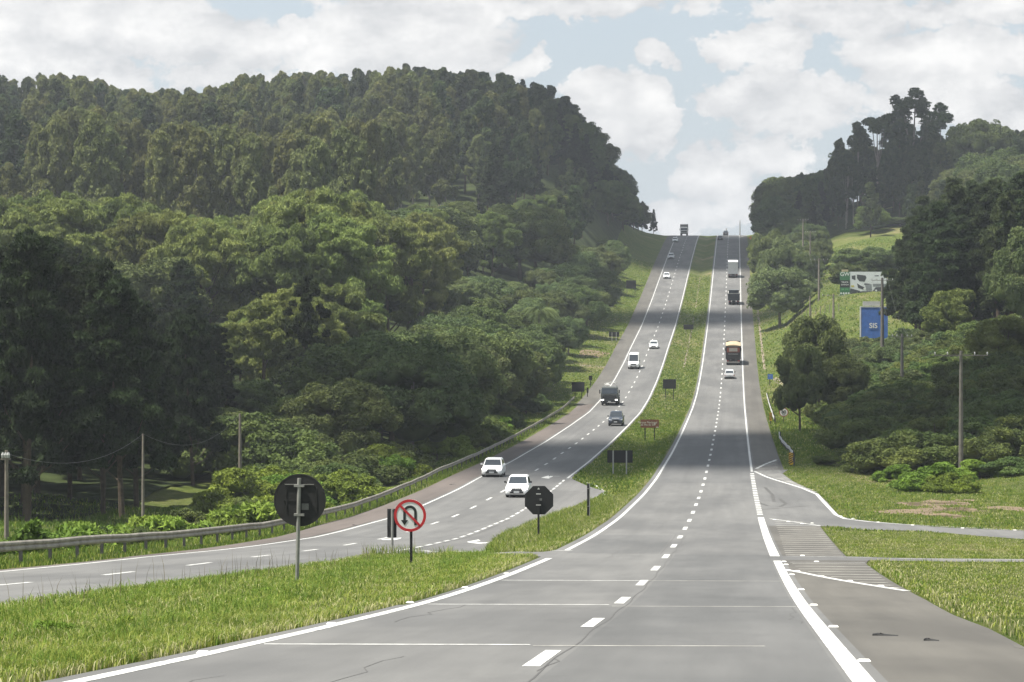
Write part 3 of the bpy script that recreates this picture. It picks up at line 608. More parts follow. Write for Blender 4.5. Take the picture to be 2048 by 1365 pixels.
scatter(['pine', 'broad', 'eud', 'cone'], 490, 860, -112, -41, 8.6, (14, 21), 'tall green tree on the slope between the verge trees and the eucalyptus stand', 'tall trees on the slope above the palm', ok=lambda v, s, x, y: x > 760, yt=YM)
scatter(['euc'], 505, 640, -280, -62, 9.4, (26, 35), 'olive-green eucalyptus in the stand covering the left hillside', 'eucalyptus stand on the left hillside', ok=lambda v, s, x, y: x < 930-(s-500)*.1 and not (x < 55 and s > 560), px=(-60, 940), wide=.84, yt=SKE)
scatter(['euc', 'euc', 'euc', 'eud'], 640, 900, -280, -66, 9.6, (20, 28), 'olive-green eucalyptus towards the top of the left hillside', 'upper eucalyptus stand on the left hillside', ok=lambda v, s, x, y: x < 930-(s-500)*.1 and not x < 60, px=(-60, 940), wide=.95, yt=SKL)
scatter(['eud', 'eud', 'cone', 'euc'], 700, 985, -330, -48, 9.5, (18, 25), 'dark green tree in the dense wood on the top and shoulder of the left hill', 'dark trees of the left hill top', ok=lambda v, s, x, y: x > 860 or s > 880 or x < 60, px=(-60, 1300), wide=1.1, yt=SKL)
scatter(['cone', 'cone', 'broad'], 780, 975, -52, -30, 7.0, (9, 15), 'conifer on the cutting left of the road just below the crest', 'conifers on the cutting left of the crest', ok=lambda v, s, x, y: v < -30.5, yt=SKL)
scatter(['dpine', 'broad'], 345, 480, -112, -56, 9, (12, 15), 'dark tree filling the gap below the round pines on the left', 'dark trees below the round pines', ok=lambda v, s, x, y: x < 900, px=(250, 1000))
scatter(['eud', 'cone', 'broad'], 680, 880, -92, -36, 7.6, (13, 20), 'dark green tree on the steep slope left of the upper carriageway', 'trees on the steep slope above the upper verge', ok=lambda v, s, x, y: x > 1000, yt=([1000,1100,1180,1230,1262,1300], [280,280,330,365,415,440]))
scatter(['eud'], 560, 700, -280, -90, 10, (24, 32), 'tall dark tree at the left picture edge beside the eucalyptus stand', 'tall dark trees at the left edge', px=(-160, 60), yt=([-300, 60], [165, 190]))
scatter(['broad', 'shrub', 'broad'], 236, 300, -66, -31, 4.6, (3.6, 6.5), 'low leafy undergrowth tree below the dark pines at the back of the clearing', 'undergrowth behind the clearing', px=(285, 640), wide=1.1)
scatter(['broad', 'shrub'], 214, 236, -66, -38, 4.6, (3.0, 4.6), 'low dark undergrowth tree among the pine trunks on the left', 'undergrowth among the pine trunks', px=(-80, 290), wide=1.1)
scatter(['cone', 'broad'], 850, 978, -60, -28.5, 5.6, (7, 12), 'low dark conifer or bushy tree on the bare cutting left of the crest', 'low trees of the crest cutting', ok=lambda v, s, x, y: v < -29, yt=SKL)
single('cone', 1284, 962, 11, 'dark conifer standing at the right end of the left wood, near the crest', yt=402)
single('cone', 1307, 968, 8, 'last small conifer at the right end of the left wood, beside the crest verge', yt=418)
# --- right side
scatter(['eud', 'sparse', 'eud'], 786, 850, 32, 66, 6.4, (14, 26), 'feathery dark tree crowding round the tallest trees on the right hill top', 'trees crowding the right hill top', px=(1660, 1930), yt=([1660,1700,1760,1800,1850,1900,1930], [275,262,240,222,232,252,268]))
scatter(['eud', 'sparse'], 780, 850, 64, 110, 7.5, (12, 24), 'dark feathery tree on the right skyline towards the picture edge', 'right skyline trees', px=(1920, 2200), yt=([1900,1965,2000,2200], [262,248,256,254]))
scatter(['gpine'], 372, 470, 26, 110, 6.2, (15, 22), 'tall dark pine in the clump at the right, behind the thicket', 'dark pines at the right edge', ok=lambda v, s, x, y: x > 1824 and not (s < 400 and x < 1850), px=(1780, 2250), wide=1.15, yt=YR)
scatter(['eud', 'eud', 'cone', 'eud', 'broad'], 770, 960, 22, 150, 8.8, (11, 17), 'mid green tree in the wood covering the right hill above the meadow', 'trees covering the right hill', ok=lambda v, s, x, y: v > 20+max(0, (s-900)*.05) and x > 1560, px=(1500, 2200), wide=1.15, yt=SKR)
scatter(['cone', 'broad'], 830, 975, 15, 38, 6.8, (11, 16), 'dark conifer on the left flank of the right hill near the crest', 'conifers climbing the left flank of the right hill', ok=lambda v, s, x, y: x > 1512, yt=SKR)
scatter(['olive', 'broad', 'broad'], 640, 850, 13.5, 26, 6.2, (5.5, 8), 'low round tree along the right verge between the bank and the crest', 'low trees along the right verge below the crest', ok=lambda v, s, x, y: v < 21+(s-640)*.03)
scatter(['broad', 'broad', 'eud'], 745, 790, 38, 150, 8, (10, 15), 'leafy tree in the row along the top of the sloping meadow', 'trees along the top of the meadow', px=(1640, 2200))
scatter(['broad', 'eud'], 480, 745, 66, 170, 10, (12, 18), 'tree in the wood right of the sloping meadow', 'wood right of the meadow', ok=lambda v, s, x, y: x > 1845, px=(1830, 2200))
scatter(['shrub', 'shrub', 'shrub', 'shrub', 'oshrub'], 220, 372, 11, 88, 4.7, (2.4, 3.8), 'dull green shrub in the thicket covering the near right slope', 'shrubs of the thicket on the right slope', ok=lambda v, s, x, y: x > 1600+max(0, (300-s)*.3) and v > 13.2 and x < 2180 and (s > 226 or v > 30) and not (abs(x-1815) < 26 and 690 < y < 790), wide=1.25)
scatter(['shrub', 'oshrub'], 372, 430, 19, 80, 4.6, (2.2, 3.4), 'dull green shrub behind the thicket, below the blue hoarding', 'shrubs below the blue hoarding', ok=lambda v, s, x, y: x > 1690+max(0, s-395)*1.2, wide=1.3)
scatter(['shrub', 'shrub', 'yshrub'], 205, 430, -34, -25.6, 3.6, (1.8, 3.6), 'leafy green shrub close behind the left guardrail', 'shrubs behind the left guardrail', ok=lambda v, s, x, y: v < -26.2 and x > 430, wide=1.2)
scatter(['yshrub', 'clump', 'shrub'], 105, 205, -33, -24.6, 2.7, (.9, 1.9), 'low bright green bush close behind the near part of the left guardrail', 'low bushes behind the near guardrail', ok=lambda v, s, x, y: v < -24.4 and x < 640 and not (300 < x < 470 and y < 1010), wide=1.2)
for (px, Y, H, w) in ((500, 205, 3.4, 1.3), (560, 215, 3.2, 1.2)): single('yshrub', px, Y, H, ['shaggy bright green bush at the right end of the shaded clearing', 'bright green bush left of the big round sign back, beside the shaggy one'][px > 520], wide=w)
for (px, Y, H, w, l) in ((1868, 196, 1.9, 1.5, 'bright green bush on the grass in front of the right thicket'), (1905, 193, 1.5, 1.4, 'lower bright green bush just right of the first one on the right grass'), (1800, 212, 1.3, 1.6, 'low yellow-green bush left of the bright bushes on the right grass'),
                         (1960, 215, 1.4, 1.8, 'dull low bush between the bright bushes and the right picture edge'), (2025, 214, 1.5, 1.8, 'low bush at the right picture edge in front of the thicket'), (1735, 228, 1.3, 1.7, 'low green hummock of bush at the left foot of the right thicket'),
                         (1690, 240, 1.5, 1.8, 'small dark bush at the left end of the right thicket')):
    single('yshrub' if 'bright' in l or 'yellow' in l else 'shrub', px, Y, H, l, wide=w, keep=1)
random.seed(41)
for i_ in range(9):
    v_, s_ = U(-10.4, -5.2), U(30, 96); x_, y_ = pix(v_, s_)
    if x_ > 20: plant('clump', v_, s_, U(.20, .34), 'small dark green weed clump standing in the grass of the near median', 'weeds in the near median', wide=1.1)
v_, s_ = G(350, 1312); dry = plant('clump', v_, s_, .11, 'small brown clump of dead grass at the pavement edge, bottom left', wide=1.9)
for c_ in dry.children:
    if c_.name.startswith('foliage'): c_.data = c_.data.copy(); c_.data.materials[0] = leafmat('dead_grass', (.20, .12, .07), (.10, .06, .04), 0)
# keep only what can be seen over the trees in front
PEND.sort(key=lambda q: W(q[1], q[2])[1]); hor = np.full(340, 5000.0)
for (key, v, s, h, label, group, wide, sp) in PEND:
    x, Y = W(v, s); cx = CX+F*x/Y; rad = {'pine': .36, 'broad': .55, 'olive': .55, 'light': .55, 'shrub': 1.0, 'oshrub': 1.0, 'yshrub': 1.0}.get(key, .2)*h*wide; hw = F*rad/Y
    top = HY-F*(float(TZ(v, s))+h)/Y; a = int((cx-hw+400)/9); b = int((cx+hw+400)/9)+1; a, b = max(a, 0), min(b, 340)
    if b <= a or (top > hor[a:b]+6+F*.6/Y).all(): continue
    a2 = int((cx-hw*.7+400)/9); b2 = int((cx+hw*.7+400)/9)+1
    if a2 < b2: hor[max(a2, 0):b2] = np.minimum(hor[max(a2, 0):b2], top+F*(h*.22)/Y)
    plant(key, v, s, h, label, group, wide=wide)
print('TREES', NT[0])
# ---------------------------------------------------------------- signs, rails, poles
PK = mat('sign_back_black', (.008, .009, .009), .8, .35, 3.0); PG = mat('post_galvanised', (.30, .30, .27), .6, .35, 4.0, metal=.2); PB = mat('post_black', (.009, .009, .009), .7, .4, 3.0)
WR = mat('sign_white', (.72, .72, .70), .5, .08, 5.0); RD = mat('sign_red', (.50, .020, .025), .5, .2, 4.0); BLK = mat('sign_black_ink', (.012, .014, .014), .5); BRN = mat('sign_brown', (.19, .062, .022), .6, .35, 3.0)
YEL = mat('sign_yellow', (.72, .42, .02), .5, .15, 4.0); BLU = mat('sign_blue', (.05, .15, .48), .5, .25, 2.0); ORG = mat('sign_orange', (.75, .28, .02), .5, .1); STK = mat('sticker_grey', (.16, .16, .15), .6, .4, 30.0)
CONC = mat('concrete_pole', (.15, .14, .12), .9, .35, 2.0); WOODP = mat('weathered_wood', (.24, .21, .17), .95, .4, 2.0); RAILM = mat('guardrail_steel', (.36, .33, .27), .7, .5, 1.5, metal=.1); DSTEEL = mat('dark_steel', (.07, .07, .065), .7, .3, 3.0)
def place(px, py, dz=0.0):
    v, s = G(px, py); p = ground(v, s, dz); return p, p.y/F, v, s
def text_mesh(txt, size, m, name='lettering'):
    cu = bpy.data.curves.new('txt', 'FONT'); cu.body = txt; cu.size = size; cu.align_x = 'CENTER'; cu.align_y = 'CENTER'; cu.extrude = .006; cu.offset = size*.018; cu.space_line = .9
    o = bpy.data.objects.new('txt', cu); COL.objects.link(o); me = bpy.data.meshes.new_from_object(o.evaluated_get(bpy.context.evaluated_depsgraph_get())); bpy.data.objects.remove(o); bpy.data.curves.remove(cu)
    me.name = name; me.materials.clear(); me.materials.append(m); q = bpy.data.objects.new(name, me); COL.objects.link(q); return q
def letter(txt, size, m, parent, x, y, z):
    q = text_mesh(txt, size, m); q.parent = parent; q.location = (x, y, z); q.rotation_euler = (math.pi/2, 0, 0); return q
def sign(name, label, px, pyb, cat='road sign', group=None): 
    p, k, v, s = place(px, pyb); r = thing(name, p, label, cat, group, (0, 0, -ANG)); return r, p, k
# big round sign seen from behind
r, p, k = sign('round_road_sign', 'large round sign with its dark back to us, grey post in near median grass', 593, 1172)
def zz(y, p, k): return (HY-y)*k-p.z
cz = zz(1001, p, k); cx = 6*k; R0 = 52.5*k; L = 7*k
b = MB(); b.disc((cx, cz), R0, .05, 48, .025); b.disc((cx, cz), R0*1.0, .045, 48, .04, R0*.955); b.build('sign_plate', mat('sign_back_dark', (.013, .013, .012), .7, .45, 2.5), r)
b = MB(); b.tube([(0, 0, -.5), (L*.8, 0, zz(957, p, k))], .047, 8); b.build('post', PG, r)
b = MB(); 
for y in (972, 1030): b.box((cx*.9, .0, zz(y, p, k)), (.24, .10, .055))
b.box((cx*.9, .035, zz(969.5, p, k)), (.70, .02, .015)); b.build('bracket', PG, r)
b = MB(); b.box((cx+.13, .04, zz(1014, p, k)), (.17, .012, .15)); b.box((cx+.13, .036, zz(1010, p, k)), (.14, .012, .03)); b.build('sticker', STK, r)
b = MB(); b.box((cx-.1, .04, cz), (.60, .012, .015)); b.box((cx-.32, .04, cz), (.012, .014, .62)); b.box((cx+.40, .04, cz), (.012, .014, .62)); b.build('stiffener', mat('sign_back_rib', (.022, .022, .020), .7, .3), r)
# no U-turn sign
r, p, k = sign('no_u_turn_sign', 'round white and red no U-turn sign on a black post in the median grass', 822, 1135)
cz = zz(1031.5, p, k); R0 = 32.5*k; b = MB(); b.disc((-.03, cz), R0, 0, 48, .02); b.build('sign_plate', WR, r)
b = MB(); b.disc((-.03, cz), R0, -.008, 48, .006, R0*.83); a = math.radians(-45); d = Vector((math.cos(a), 0, math.sin(a))); n_ = Vector((-d.z, 0, d.x)); c0 = Vector((-.03, -.012, cz)); e = [c0+d*s_*R0*.86+n_*w_*R0*.072 for s_, w_ in ((-1, -1), (1, -1), (1, 1), (-1, 1))]
b.slab([(q.x, q.z) for q in e], -.016, .005); b.build('red_border', RD, r)
b = MB(); u = R0; x0 = -.03
def arc(cx_, cz_, r1, r2, a0, a1, n=14): 
    o = [(cx_+r2*math.cos(a0+(a1-a0)*i/n), cz_+r2*math.sin(a0+(a1-a0)*i/n)) for i in range(n+1)]; i_ = [(cx_+r1*math.cos(a0+(a1-a0)*i/n), cz_+r1*math.sin(a0+(a1-a0)*i/n)) for i in range(n+1)]
    for i in range(n): b.slab([o[i], o[i+1], i_[i+1], i_[i]], -.008, .004)
arc(x0, cz+.20*u, .26*u, .42*u, 0, math.pi)
b.slab([(x0+.26*u, cz+.20*u), (x0+.42*u, cz+.20*u), (x0+.42*u, cz-.60*u), (x0+.26*u, cz-.60*u)], -.008, .004); b.slab([(x0-.42*u, cz+.20*u), (x0-.26*u, cz+.20*u), (x0-.26*u, cz-.28*u), (x0-.42*u, cz-.28*u)], -.008, .004)
b.slab([(x0-.56*u, cz-.28*u), (x0-.12*u, cz-.28*u), (x0-.34*u, cz-.60*u)], -.008, .004); b.build('arrow_symbol', BLK, r)
b = MB(); b.box((0, .05, (cz-R0*.2)/2), (.075, .06, cz+R0*.2+.6)); b.build('post', PB, r)
# narrow dark panel on a grey post behind it
r, p, k = sign('narrow_marker_sign', 'narrow dark panel on a grey post, half hidden left of the no U-turn sign', 784.5, 1106)
b = MB(); b.box((-.02, .05, zz(1047, p, k)), (18.5*k, .03, 57*k)); b.build('sign_plate', PK, r)
b = MB(); b.tube([(0, 0, -.4), (0, 0, zz(1019, p, k))], .05, 8); b.build('post', PG, r)
# octagonal stop sign back
r, p, k = sign('stop_sign', 'octagonal stop sign seen from its black back, on a black post in the middle island', 1077, 1079)
cz = zz(1001, p, k); R0 = 28.5*k/math.cos(math.pi/8); b = MB(); b.slab([(.02+R0*math.cos(math.pi/8+i*math.pi/4), cz+R0*math.sin(math.pi/8+i*math.pi/4)) for i in range(8)], .04, .03); b.build('sign_plate', PK, r)
b = MB(); b.box((0, 0, cz/2-.2), (.085, .07, cz+.5)); b.build('post', PB, r)
b = MB(); b.box((0, -.03, cz+.27), (.20, .03, .035)); b.box((0, -.03, cz-.20), (.21, .03, .035)); b.slab([(-.05, cz+.46), (.05, cz+.46), (0, cz+.54)], .02, .015); b.build('bracket', mat('bracket_light', (.55, .55, .52), .5, .2), r)
b = MB(); b.box((.09, .03, cz+.03), (.10, .01, .10)); b.build('sticker', STK, r)
# edge-on black post
r, p, k = sign('edge_on_sign', 'dark sign seen edge-on, a tall thin upright in the grass right of the stop sign', 1176.5, 1037)
b = MB(); b.box((0, 0, zz(1000, p, k)), (.10, .55, 64*k)); b.build('sign_plate', PK, r)
b = MB(); b.tube([(.09, -.3, -.3), (.09, -.3, zz(967, p, k))], .022, 6); b.build('post', PG, r)
b = MB(); b.box((.05, -.3, zz(977, p, k)), (.18, .03, .03)); b.box((.05, -.3, zz(1012, p, k)), (.18, .03, .03)); b.build('bracket', PG, r)
def panel(label, x0, y0, x1, y1, posts, m=PK, pm=PB, front=False, name='road_sign', yb=None, gaps=()):
    pb = yb or max(q[1] for q in posts); r, p, k = sign(name, label, (x0+x1)/2, pb)
    ox = (x0+x1)/2; b = MB(); xs = [x0]+[g for gp in gaps for g in gp]+[x1]
    for i in range(0, len(xs), 2): b.box(((xs[i]+xs[i+1]-2*ox)/2*k, 0, zz((y0+y1)/2, p, k)), ((xs[i+1]-xs[i])*k, .05, (y1-y0)*k))
    b.build('sign_plate', m, r)
    for (x, yb_) in posts:
        b = MB(); b.box(((x-ox)*k, -.06 if front else .06, (zz(y0+1, p, k)-.6)/2), (.11, .07, zz(y0+1, p, k)+.6)); b.build('post', pm, r)
    return r, p, k
panel('wide black sign back in three panels with two pale posts in the lower median', 1214.6, 901, 1265.4, 926, [(1226.3, 950), (1253, 950)], front=True, pm=mat('post_pale', (.42, .42, .39), .6, .2), gaps=((1225, 1227.7), (1251.8, 1254.4)))
r, p, k = panel('brown attraction sign with two lines of white lettering on two posts in the median', 1281, 839.5, 1318, 856, [(1290, 882), (1309, 882)], m=BRN)
cream = mat('lettering_cream', (.45, .42, .34), .6)
letter('Parque Nacional', .33, cream, r, -.25, -.03, zz(845.3, p, k)); letter('da Ilha do Sol', .30, cream, r, -.20, -.03, zz(850, p, k))
b = MB(); b.box((.63*37/2*k*.85, -.03, zz(848, p, k)), (3.6*k, .012, 3.8*k)); b.box((37/2*k-3.4*k, -.03, zz(854.8, p, k)), (5*k, .012, 1.8*k)); b.build('pictogram', cream, r)
panel('black sign back with two posts in the median above the brown sign', 1326, 759, 1352, 778, [(1331, 798), (1347, 798)])
panel('small black sign back furthest up the median on two posts', 1367, 649.5, 1387, 659.5, [(1372, 677), (1382, 677)])
panel('black sign back on two posts furthest up the left verge', 1252.5, 561, 1272, 577, [(1254, 589), (1270, 589)])
panel('black three-panel sign back low on the left verge beside the trees', 1218, 664, 1238.5, 674, [(1224, 684), (1232.5, 684)], front=True, pm=mat('post_pale', (.42, .42, .39), .6, .2))
panel('wide black sign back on two posts where the left guardrail ends', 1143.5, 764.6, 1169, 784, [(1150, 797), (1163.5, 797)])
panel('small black sign back on a single post beside the wide one at the guardrail end', 1177.7, 752, 1184.6, 761, [(1181, 774)])
panel('smallest narrow black sign just below the single-post sign at the guardrail end', 1173.4, 775.6, 1177, 786, [(1175, 794)])
panel('black sign on the right shoulder edge above the concrete drain', 1496.5, 523.5, 1503.5, 532.5, [(1500, 541)])
r, p, k = panel('small blue service sign on a thin post right of the shoulder', 1535.4, 748.7, 1545.8, 759, [(1539.5, 771)], m=BLU)
b = MB(); b.box((-.1, -.03, zz(751.5, p, k)), (.42, .01, .06)); b.box((-.1, -.03, zz(754.3, p, k)), (.34, .01, .06)); b.build('lettering', mat('lettering_pale_blue', (.25, .32, .50), .6), r)
r, p, k = sign('warning_sign', 'orange diamond warning sign beside the crest on the right', 1501.5, 489); b = MB(); c = zz(476, p, k); b.slab([(-.62, c), (0, c-.62), (.62, c), (0, c+.62)], 0, .03); b.build('sign_plate', ORG, r); b = MB(); b.box((0, .06, c/2-.2), (.09, .06, c+.4)); b.build('post', PB, r)
r, p, k = sign('speed_limit_sign', 'round speed limit 80 sign with red rim on the right bank', 1567.5, 849)
cz = zz(825, p, k); R0 = 8.9*k; b = MB(); b.disc((0, cz), R0, 0, 32, .02); b.build('sign_plate', WR, r); b = MB(); b.disc((0, cz), R0, -.008, 32, .006, R0*.84); b.build('red_border', mat('sign_red_faded', (.30, .045, .04), .5, .2, 4.0), r)
letter('80', R0*1.05, BLK, r, 0, -.01, cz+.02); letter('km/h', R0*.3, BLK, r, 0, -.01, cz-R0*.55); b = MB(); b.box((0, .05, cz/2-.2), (.08, .06, cz+.2)); b.build('post', PB, r)
def marker(label, x0, y0, x1, y1, yb):
    r, p, k = sign('hazard_marker', label, (x0+x1)/2, yb, 'hazard marker', 'striped hazard markers at the right guardrails'); w = (x1-x0)*k; h = (y1-y0)*k; c = zz((y0+y1)/2, p, k); ch = w*.25
    b = MB(); b.slab([(-w/2+ch, c-h/2), (w/2-ch, c-h/2), (w/2, c-h/2+ch), (w/2, c+h/2-ch), (w/2-ch, c+h/2), (-w/2+ch, c+h/2), (-w/2, c+h/2-ch), (-w/2, c-h/2+ch)], 0, .03); b.build('sign_plate', YEL, r)
    b = MB(); n = 5
    for i in range(n): z0 = c-h/2+ch*.4+i*(h-ch)/n*.98; t_ = (h/n)*.42; rise = w*.55; b.slab([(-w/2, z0), (w/2, min(z0+rise, c+h/2)), (w/2, min(z0+rise+t_, c+h/2)), (-w/2, z0+t_)], -.008, .005)
    b.build('stripes', BLK, r); b = MB(); b.box((0, .06, (c-h/2)/2-.1), (.09, .06, c-h/2+.5)); b.build('post', PB, r)
marker('yellow and black striped marker at the near end of the right guardrail', 1577.6, 905.6, 1586.6, 930, 933)
marker('smaller yellow and black striped marker further up, at the end of the upper right guardrail', 1538.6, 825.6, 1544.3, 842, 850)
# guardrails
def guardrail(label, vf, s0, s1, face=1, seg=4.0, twist=0.0, m=RAILM):
    v0 = vf(s0); r = thing('guardrail', ground(v0, s0), label, 'guardrail'); o = ground(v0, s0); n = int((s1-s0)/seg)
    prof = [(0, .44), (.05, .49), (.05, .545), (0, .60), (.05, .655), (.05, .71), (0, .76), (-.015, .76), (.03, .71), (.03, .66), (-.02, .60), (.03, .54), (.03, .49), (-.015, .44)]
    rings = []; rnd = random.Random(3)
    for i in range(n+1):
        s = s0+(s1-s0)*i/n; j = rnd.uniform(-.02, .02)+twist*math.sin(i*1.7)*.03; dzz = rnd.uniform(-.018, .018); g = ground(vf(s), s); rings.append([Vector(g)-o+Vector(((a*face+j)*CA, 0, z+dzz)) for a, z in prof])
    b = MB(); b.loft(rings); b.build('rail_beam', m, r)
    for i in range(n+1):
        s = s0+(s1-s0)*i/n; g = ground(vf(s), s)-o; b = MB(); b.box(g+Vector((-.11*face, 0, .22)), (.10, .16, .98)); b.box(g+Vector((-.045*face, 0, .60)), (.07, .09, .22)); b.build('rail_post', DSTEEL, r)
    return r
sE = G(1171, 803)[1]
guardrail('long weathered steel guardrail running along the whole left carriageway', lambda s: float(np.interp(s, [60, 80, 110, 150, 230, 440], [-20.0, -20.1, -20.6, -21.2, -21.9, -21.9])), 64, sE, 1, 4.15)
a0, a1 = G(1581, 933)[1], G(1553, 878)[1]; guardrail('lower bent steel guardrail section at the right shoulder, ending at the larger striped marker', lambda s: 7.05+.25*math.sin((s-a0)*.09), a0, a1, -1, 3.0, 1.5, mat('guardrail_pale', (.50, .50, .47), .55, .3, 1.5, metal=.25))
a2, a3 = G(1544, 848)[1], G(1528, 797)[1]; guardrail('upper steel guardrail section at the right shoulder above the smaller striped marker', lambda s: 6.95, a2, a3, -1, 4.0, .5, mat('guardrail_pale', (.50, .50, .47), .55, .3, 1.5, metal=.25))
# poles and wires
INS = mat('insulator', (.42, .42, .40), .4, .2); WIREM = mat('wire', (.10, .10, .10), .6)
def pole(label, px, yb, yt, Y=None, arm=2.2, wood=False, cross=True, thick=.17, lean=0.0, group=None, topx=None):
    if Y: x = (px-CX)/F*Y; v, s = VS(x, Y); p = ground(v, s)
    else: p, _, v, s = place(px, yb)
    k = p.y/F; H = zz(yt, p, k); r = thing('utility_pole', p, label, 'utility pole', group, (lean, 0, -ANG)); mm = WOODP if wood else CONC
    b = MB(); b.tube([(0, 0, -.8), (0, 0, H*.5), (0, 0, H)], [thick*1.25, thick, thick*.72], 10); b.build('pole', mm, r)
    tops = [(0, 0, H)]
    if cross:
        b = MB(); b.box((0, -.14, H-.35), (arm, .06, .07)); b.build('crossarm', mm, r); tops = []
        for x in (-arm/2+.08, 0.0 if arm < 1.8 else -.25*arm, .25*arm, arm/2-.08)[:4]:
            b = MB(); b.tube([(x, -.14, H-.3), (x, -.14, H-.18), (x, -.14, H-.08)], [.05, .07, .03], 6); b.build('insulator', INS, r); tops.append((x, -.14, H-.08))
    return p, [Vector((p.x+t[0]*CA, p.y+t[1], p.z+t[2])) for t in tops]
def wires(label, A, B, n=3, sag=.9):
    b = MB()
    for i in range(n):
        a, c = A[min(i, len(A)-1)], B[min(i, len(B)-1)]; o = A[0]; pts = [a.lerp(c, t/14)-Vector((0, 0, 4*sag*(t/14)*(1-t/14)))-o for t in range(15)]; b.tube(pts, .007, 4, False)
    w = b.build('wire', WIREM); w.location = A[0]; tag(w, label, 'power line')
def hsc(y, Y): return y
p1, t1 = pole('grey pole at the left picture edge in front of the dark pines', 13, 1077, 901, Y=116, wood=True, arm=.4, thick=.09)
p2, t2 = pole('thin grey pole in front of the dark pine stand, left of the clearing', 286, 1012, 868, Y=172, wood=True, cross=False, thick=.085)
p3, t3 = pole('dim pole among the dark trees right of the clearing', 480, 935, 828, Y=236, wood=True, cross=False, thick=.13)
wires('single wire strung between the two left poles', t1[:1], t2, 1, 1.0); wires('single wire strung on towards the dim pole', t2, t3, 1, 1.5)
q1, u1 = pole('nearest tall concrete pole standing at the foot of the right thicket', 1922, 935, 702, Y=222, arm=4.2, thick=.17)
q2, u2 = pole('concrete pole in the gap in the middle of the right thicket', 1804, 755, 668, Y=318, arm=2.3, thick=.19)
q3, u3 = pole('tallest pole, standing in front of both hoardings', 1764.5, 665, 556, Y=395, arm=3.0, thick=.24)
q4, u4 = pole('wooden pole on the meadow edge left of the hoardings with a wide crossarm', 1638, 603, 517, Y=575, arm=3.6, wood=True, thick=.22)
q5, u5 = pole('pole just below the green hoarding panel', 1667, 640, 588, Y=505, arm=4.0, wood=True, thick=.2)
q6, u6 = pole('tall pole high on the meadow, second from the left of its row', 1620.5, 540, 462, Y=640, wood=True, arm=2.4, thick=.2)
q7, u7 = pole('leftmost tall pole high on the meadow edge', 1606, 512, 438, Y=690, wood=True, arm=2.6, thick=.22)
q8, u8 = pole('leaning pole stub on the bank top', 1620, 640, 592, Y=505, wood=True, cross=False, thick=.16, lean=.0)
q9, u9 = pole('pole on the skyline right of the crest', 1480, 471, 441, Y=1000, wood=True, cross=False, thick=.16)
q10, u10 = pole('shorter pole on the skyline over the right carriageway', 1453, 471, 457, Y=1030, wood=True, cross=False, thick=.16)
wires('wires running down the right slope between the two nearest poles', u1, u2, 3, 1.2); wires('wires between the thicket pole and the tallest pole', u2, u3, 3, 1.2)
wires('wires from the meadow edge pole to the pole below the hoarding', u4, u5, 3, 1.0); wires('wires from the pole below the hoarding to the tallest pole', u5, u3, 3, 1.2); wires('wires across the upper meadow', u6, u4, 3, 1.0)
# fence posts
for i in range(9):
    px = 1604+i*9.2; v, s = G(px, 633-i*1.2); t = thing('fence_post', ground(v, s), 'thin wooden post of the field fence on top of the right bank', 'fence post', 'field fence posts on the right bank'); b = MB(); b.tube([(0, 0, -.3), (0, 0, 1.5)], [.07, .06], 6); b.build('stake', WOODP, t)
for i, px in enumerate((312, 329, 388, 421)):
    v, s = VS((px-CX)/F*168, 168); t = thing('fence_post', ground(v, s), 'weathered wooden post of the low fence at the front of the shaded clearing', 'fence post', 'low fence posts at the clearing'); b = MB(); b.tube([(0, 0, -.3), (0, 0, 1.25)], [.06, .05], 6); b.build('stake', WOODP, t)
# hoardings
def hoard(name, label, px, Y, yb_hint=None):
    x = (px-CX)/F*Y; v, s = VS(x, Y); p = ground(v, s); return thing(name, p, label, 'billboard', None, (0, 0, -ANG)), p, Y/F
r, p, k = hoard('truck_billboard', 'wide billboard with a picture of a pale truck and a green panel at its left', 1727, 560)
def X(px, c=1727): return (px-c)*k
def Zc(y): return zz(y, p, k)
b = MB(); b.box((X(1736.5), 0, Zc(567.5)), (73*k, .12, 47*k)); b.build('picture_panel', mat('poster_grey_white', (.62, .65, .66), .6, .12, .8), r)
b = MB(); dk = mat('poster_dark', (.045, .050, .055), .6, .3, 2.0)
for poly in ([(1703.5,552),(1711,551),(1711,561),(1704,558)],[(1714,549.5),(1731,551.5),(1733,556),(1729,564),(1719,563),(1714,557)],[(1700,583),(1701,577),(1712,580),(1722,583),(1745,583),(1751,575),(1773,574),(1773,591),(1700,588)],[(1714,567),(1720,571),(1729,575),(1727,580),(1716,576)],[(1749,551.5),(1757,551),(1757,553),(1749,553)],[(1729,567),(1740,568),(1738,570),(1728,570)]): b.slab([(X(a), Zc(c)) for a, c in poly][::-1], -.075, .012)
b.build('truck_picture', dk, r)
b = MB()
for poly in ([(1730,570),(1743,568.5),(1744,582),(1733,583)],[(1745,568),(1773,568),(1773,574),(1746,574)]): b.slab([(X(a), Zc(c)) for a, c in poly][::-1], -.076, .012)
b.build('truck_picture', mat('poster_mid_grey', (.22, .24, .25), .6, .3, 2.0), r)
b = MB()
for (cx_, cy_, rr) in ((1729, 578, 2.3), (1722, 581.5, 2.0), (1752, 581.5, 2.0)): b.disc((X(cx_), Zc(cy_)), rr*k, -.095, 16, .012)
b.build('wheel_picture', mat('poster_light', (.62, .64, .62), .6), r)
b = MB(); b.slab([(X(a), Zc(c)) for a, c in [(1702,571),(1708,571),(1709,574),(1703,575)]][::-1], -.08, .012); b.build('flag_picture', mat('poster_yellow', (.45, .40, .10), .6), r)
b = MB(); b.box((X(1690), -.03, Zc(568)), (20*k, .14, 48*k)); b.build('green_panel', mat('poster_green', (.030, .15, .055), .6, .2, 2.0), r)
b = MB(); b.box((X(1690), -.105, Zc(568)), (20*k, .015, 14*k)); b.build('black_panel', BLK, r)
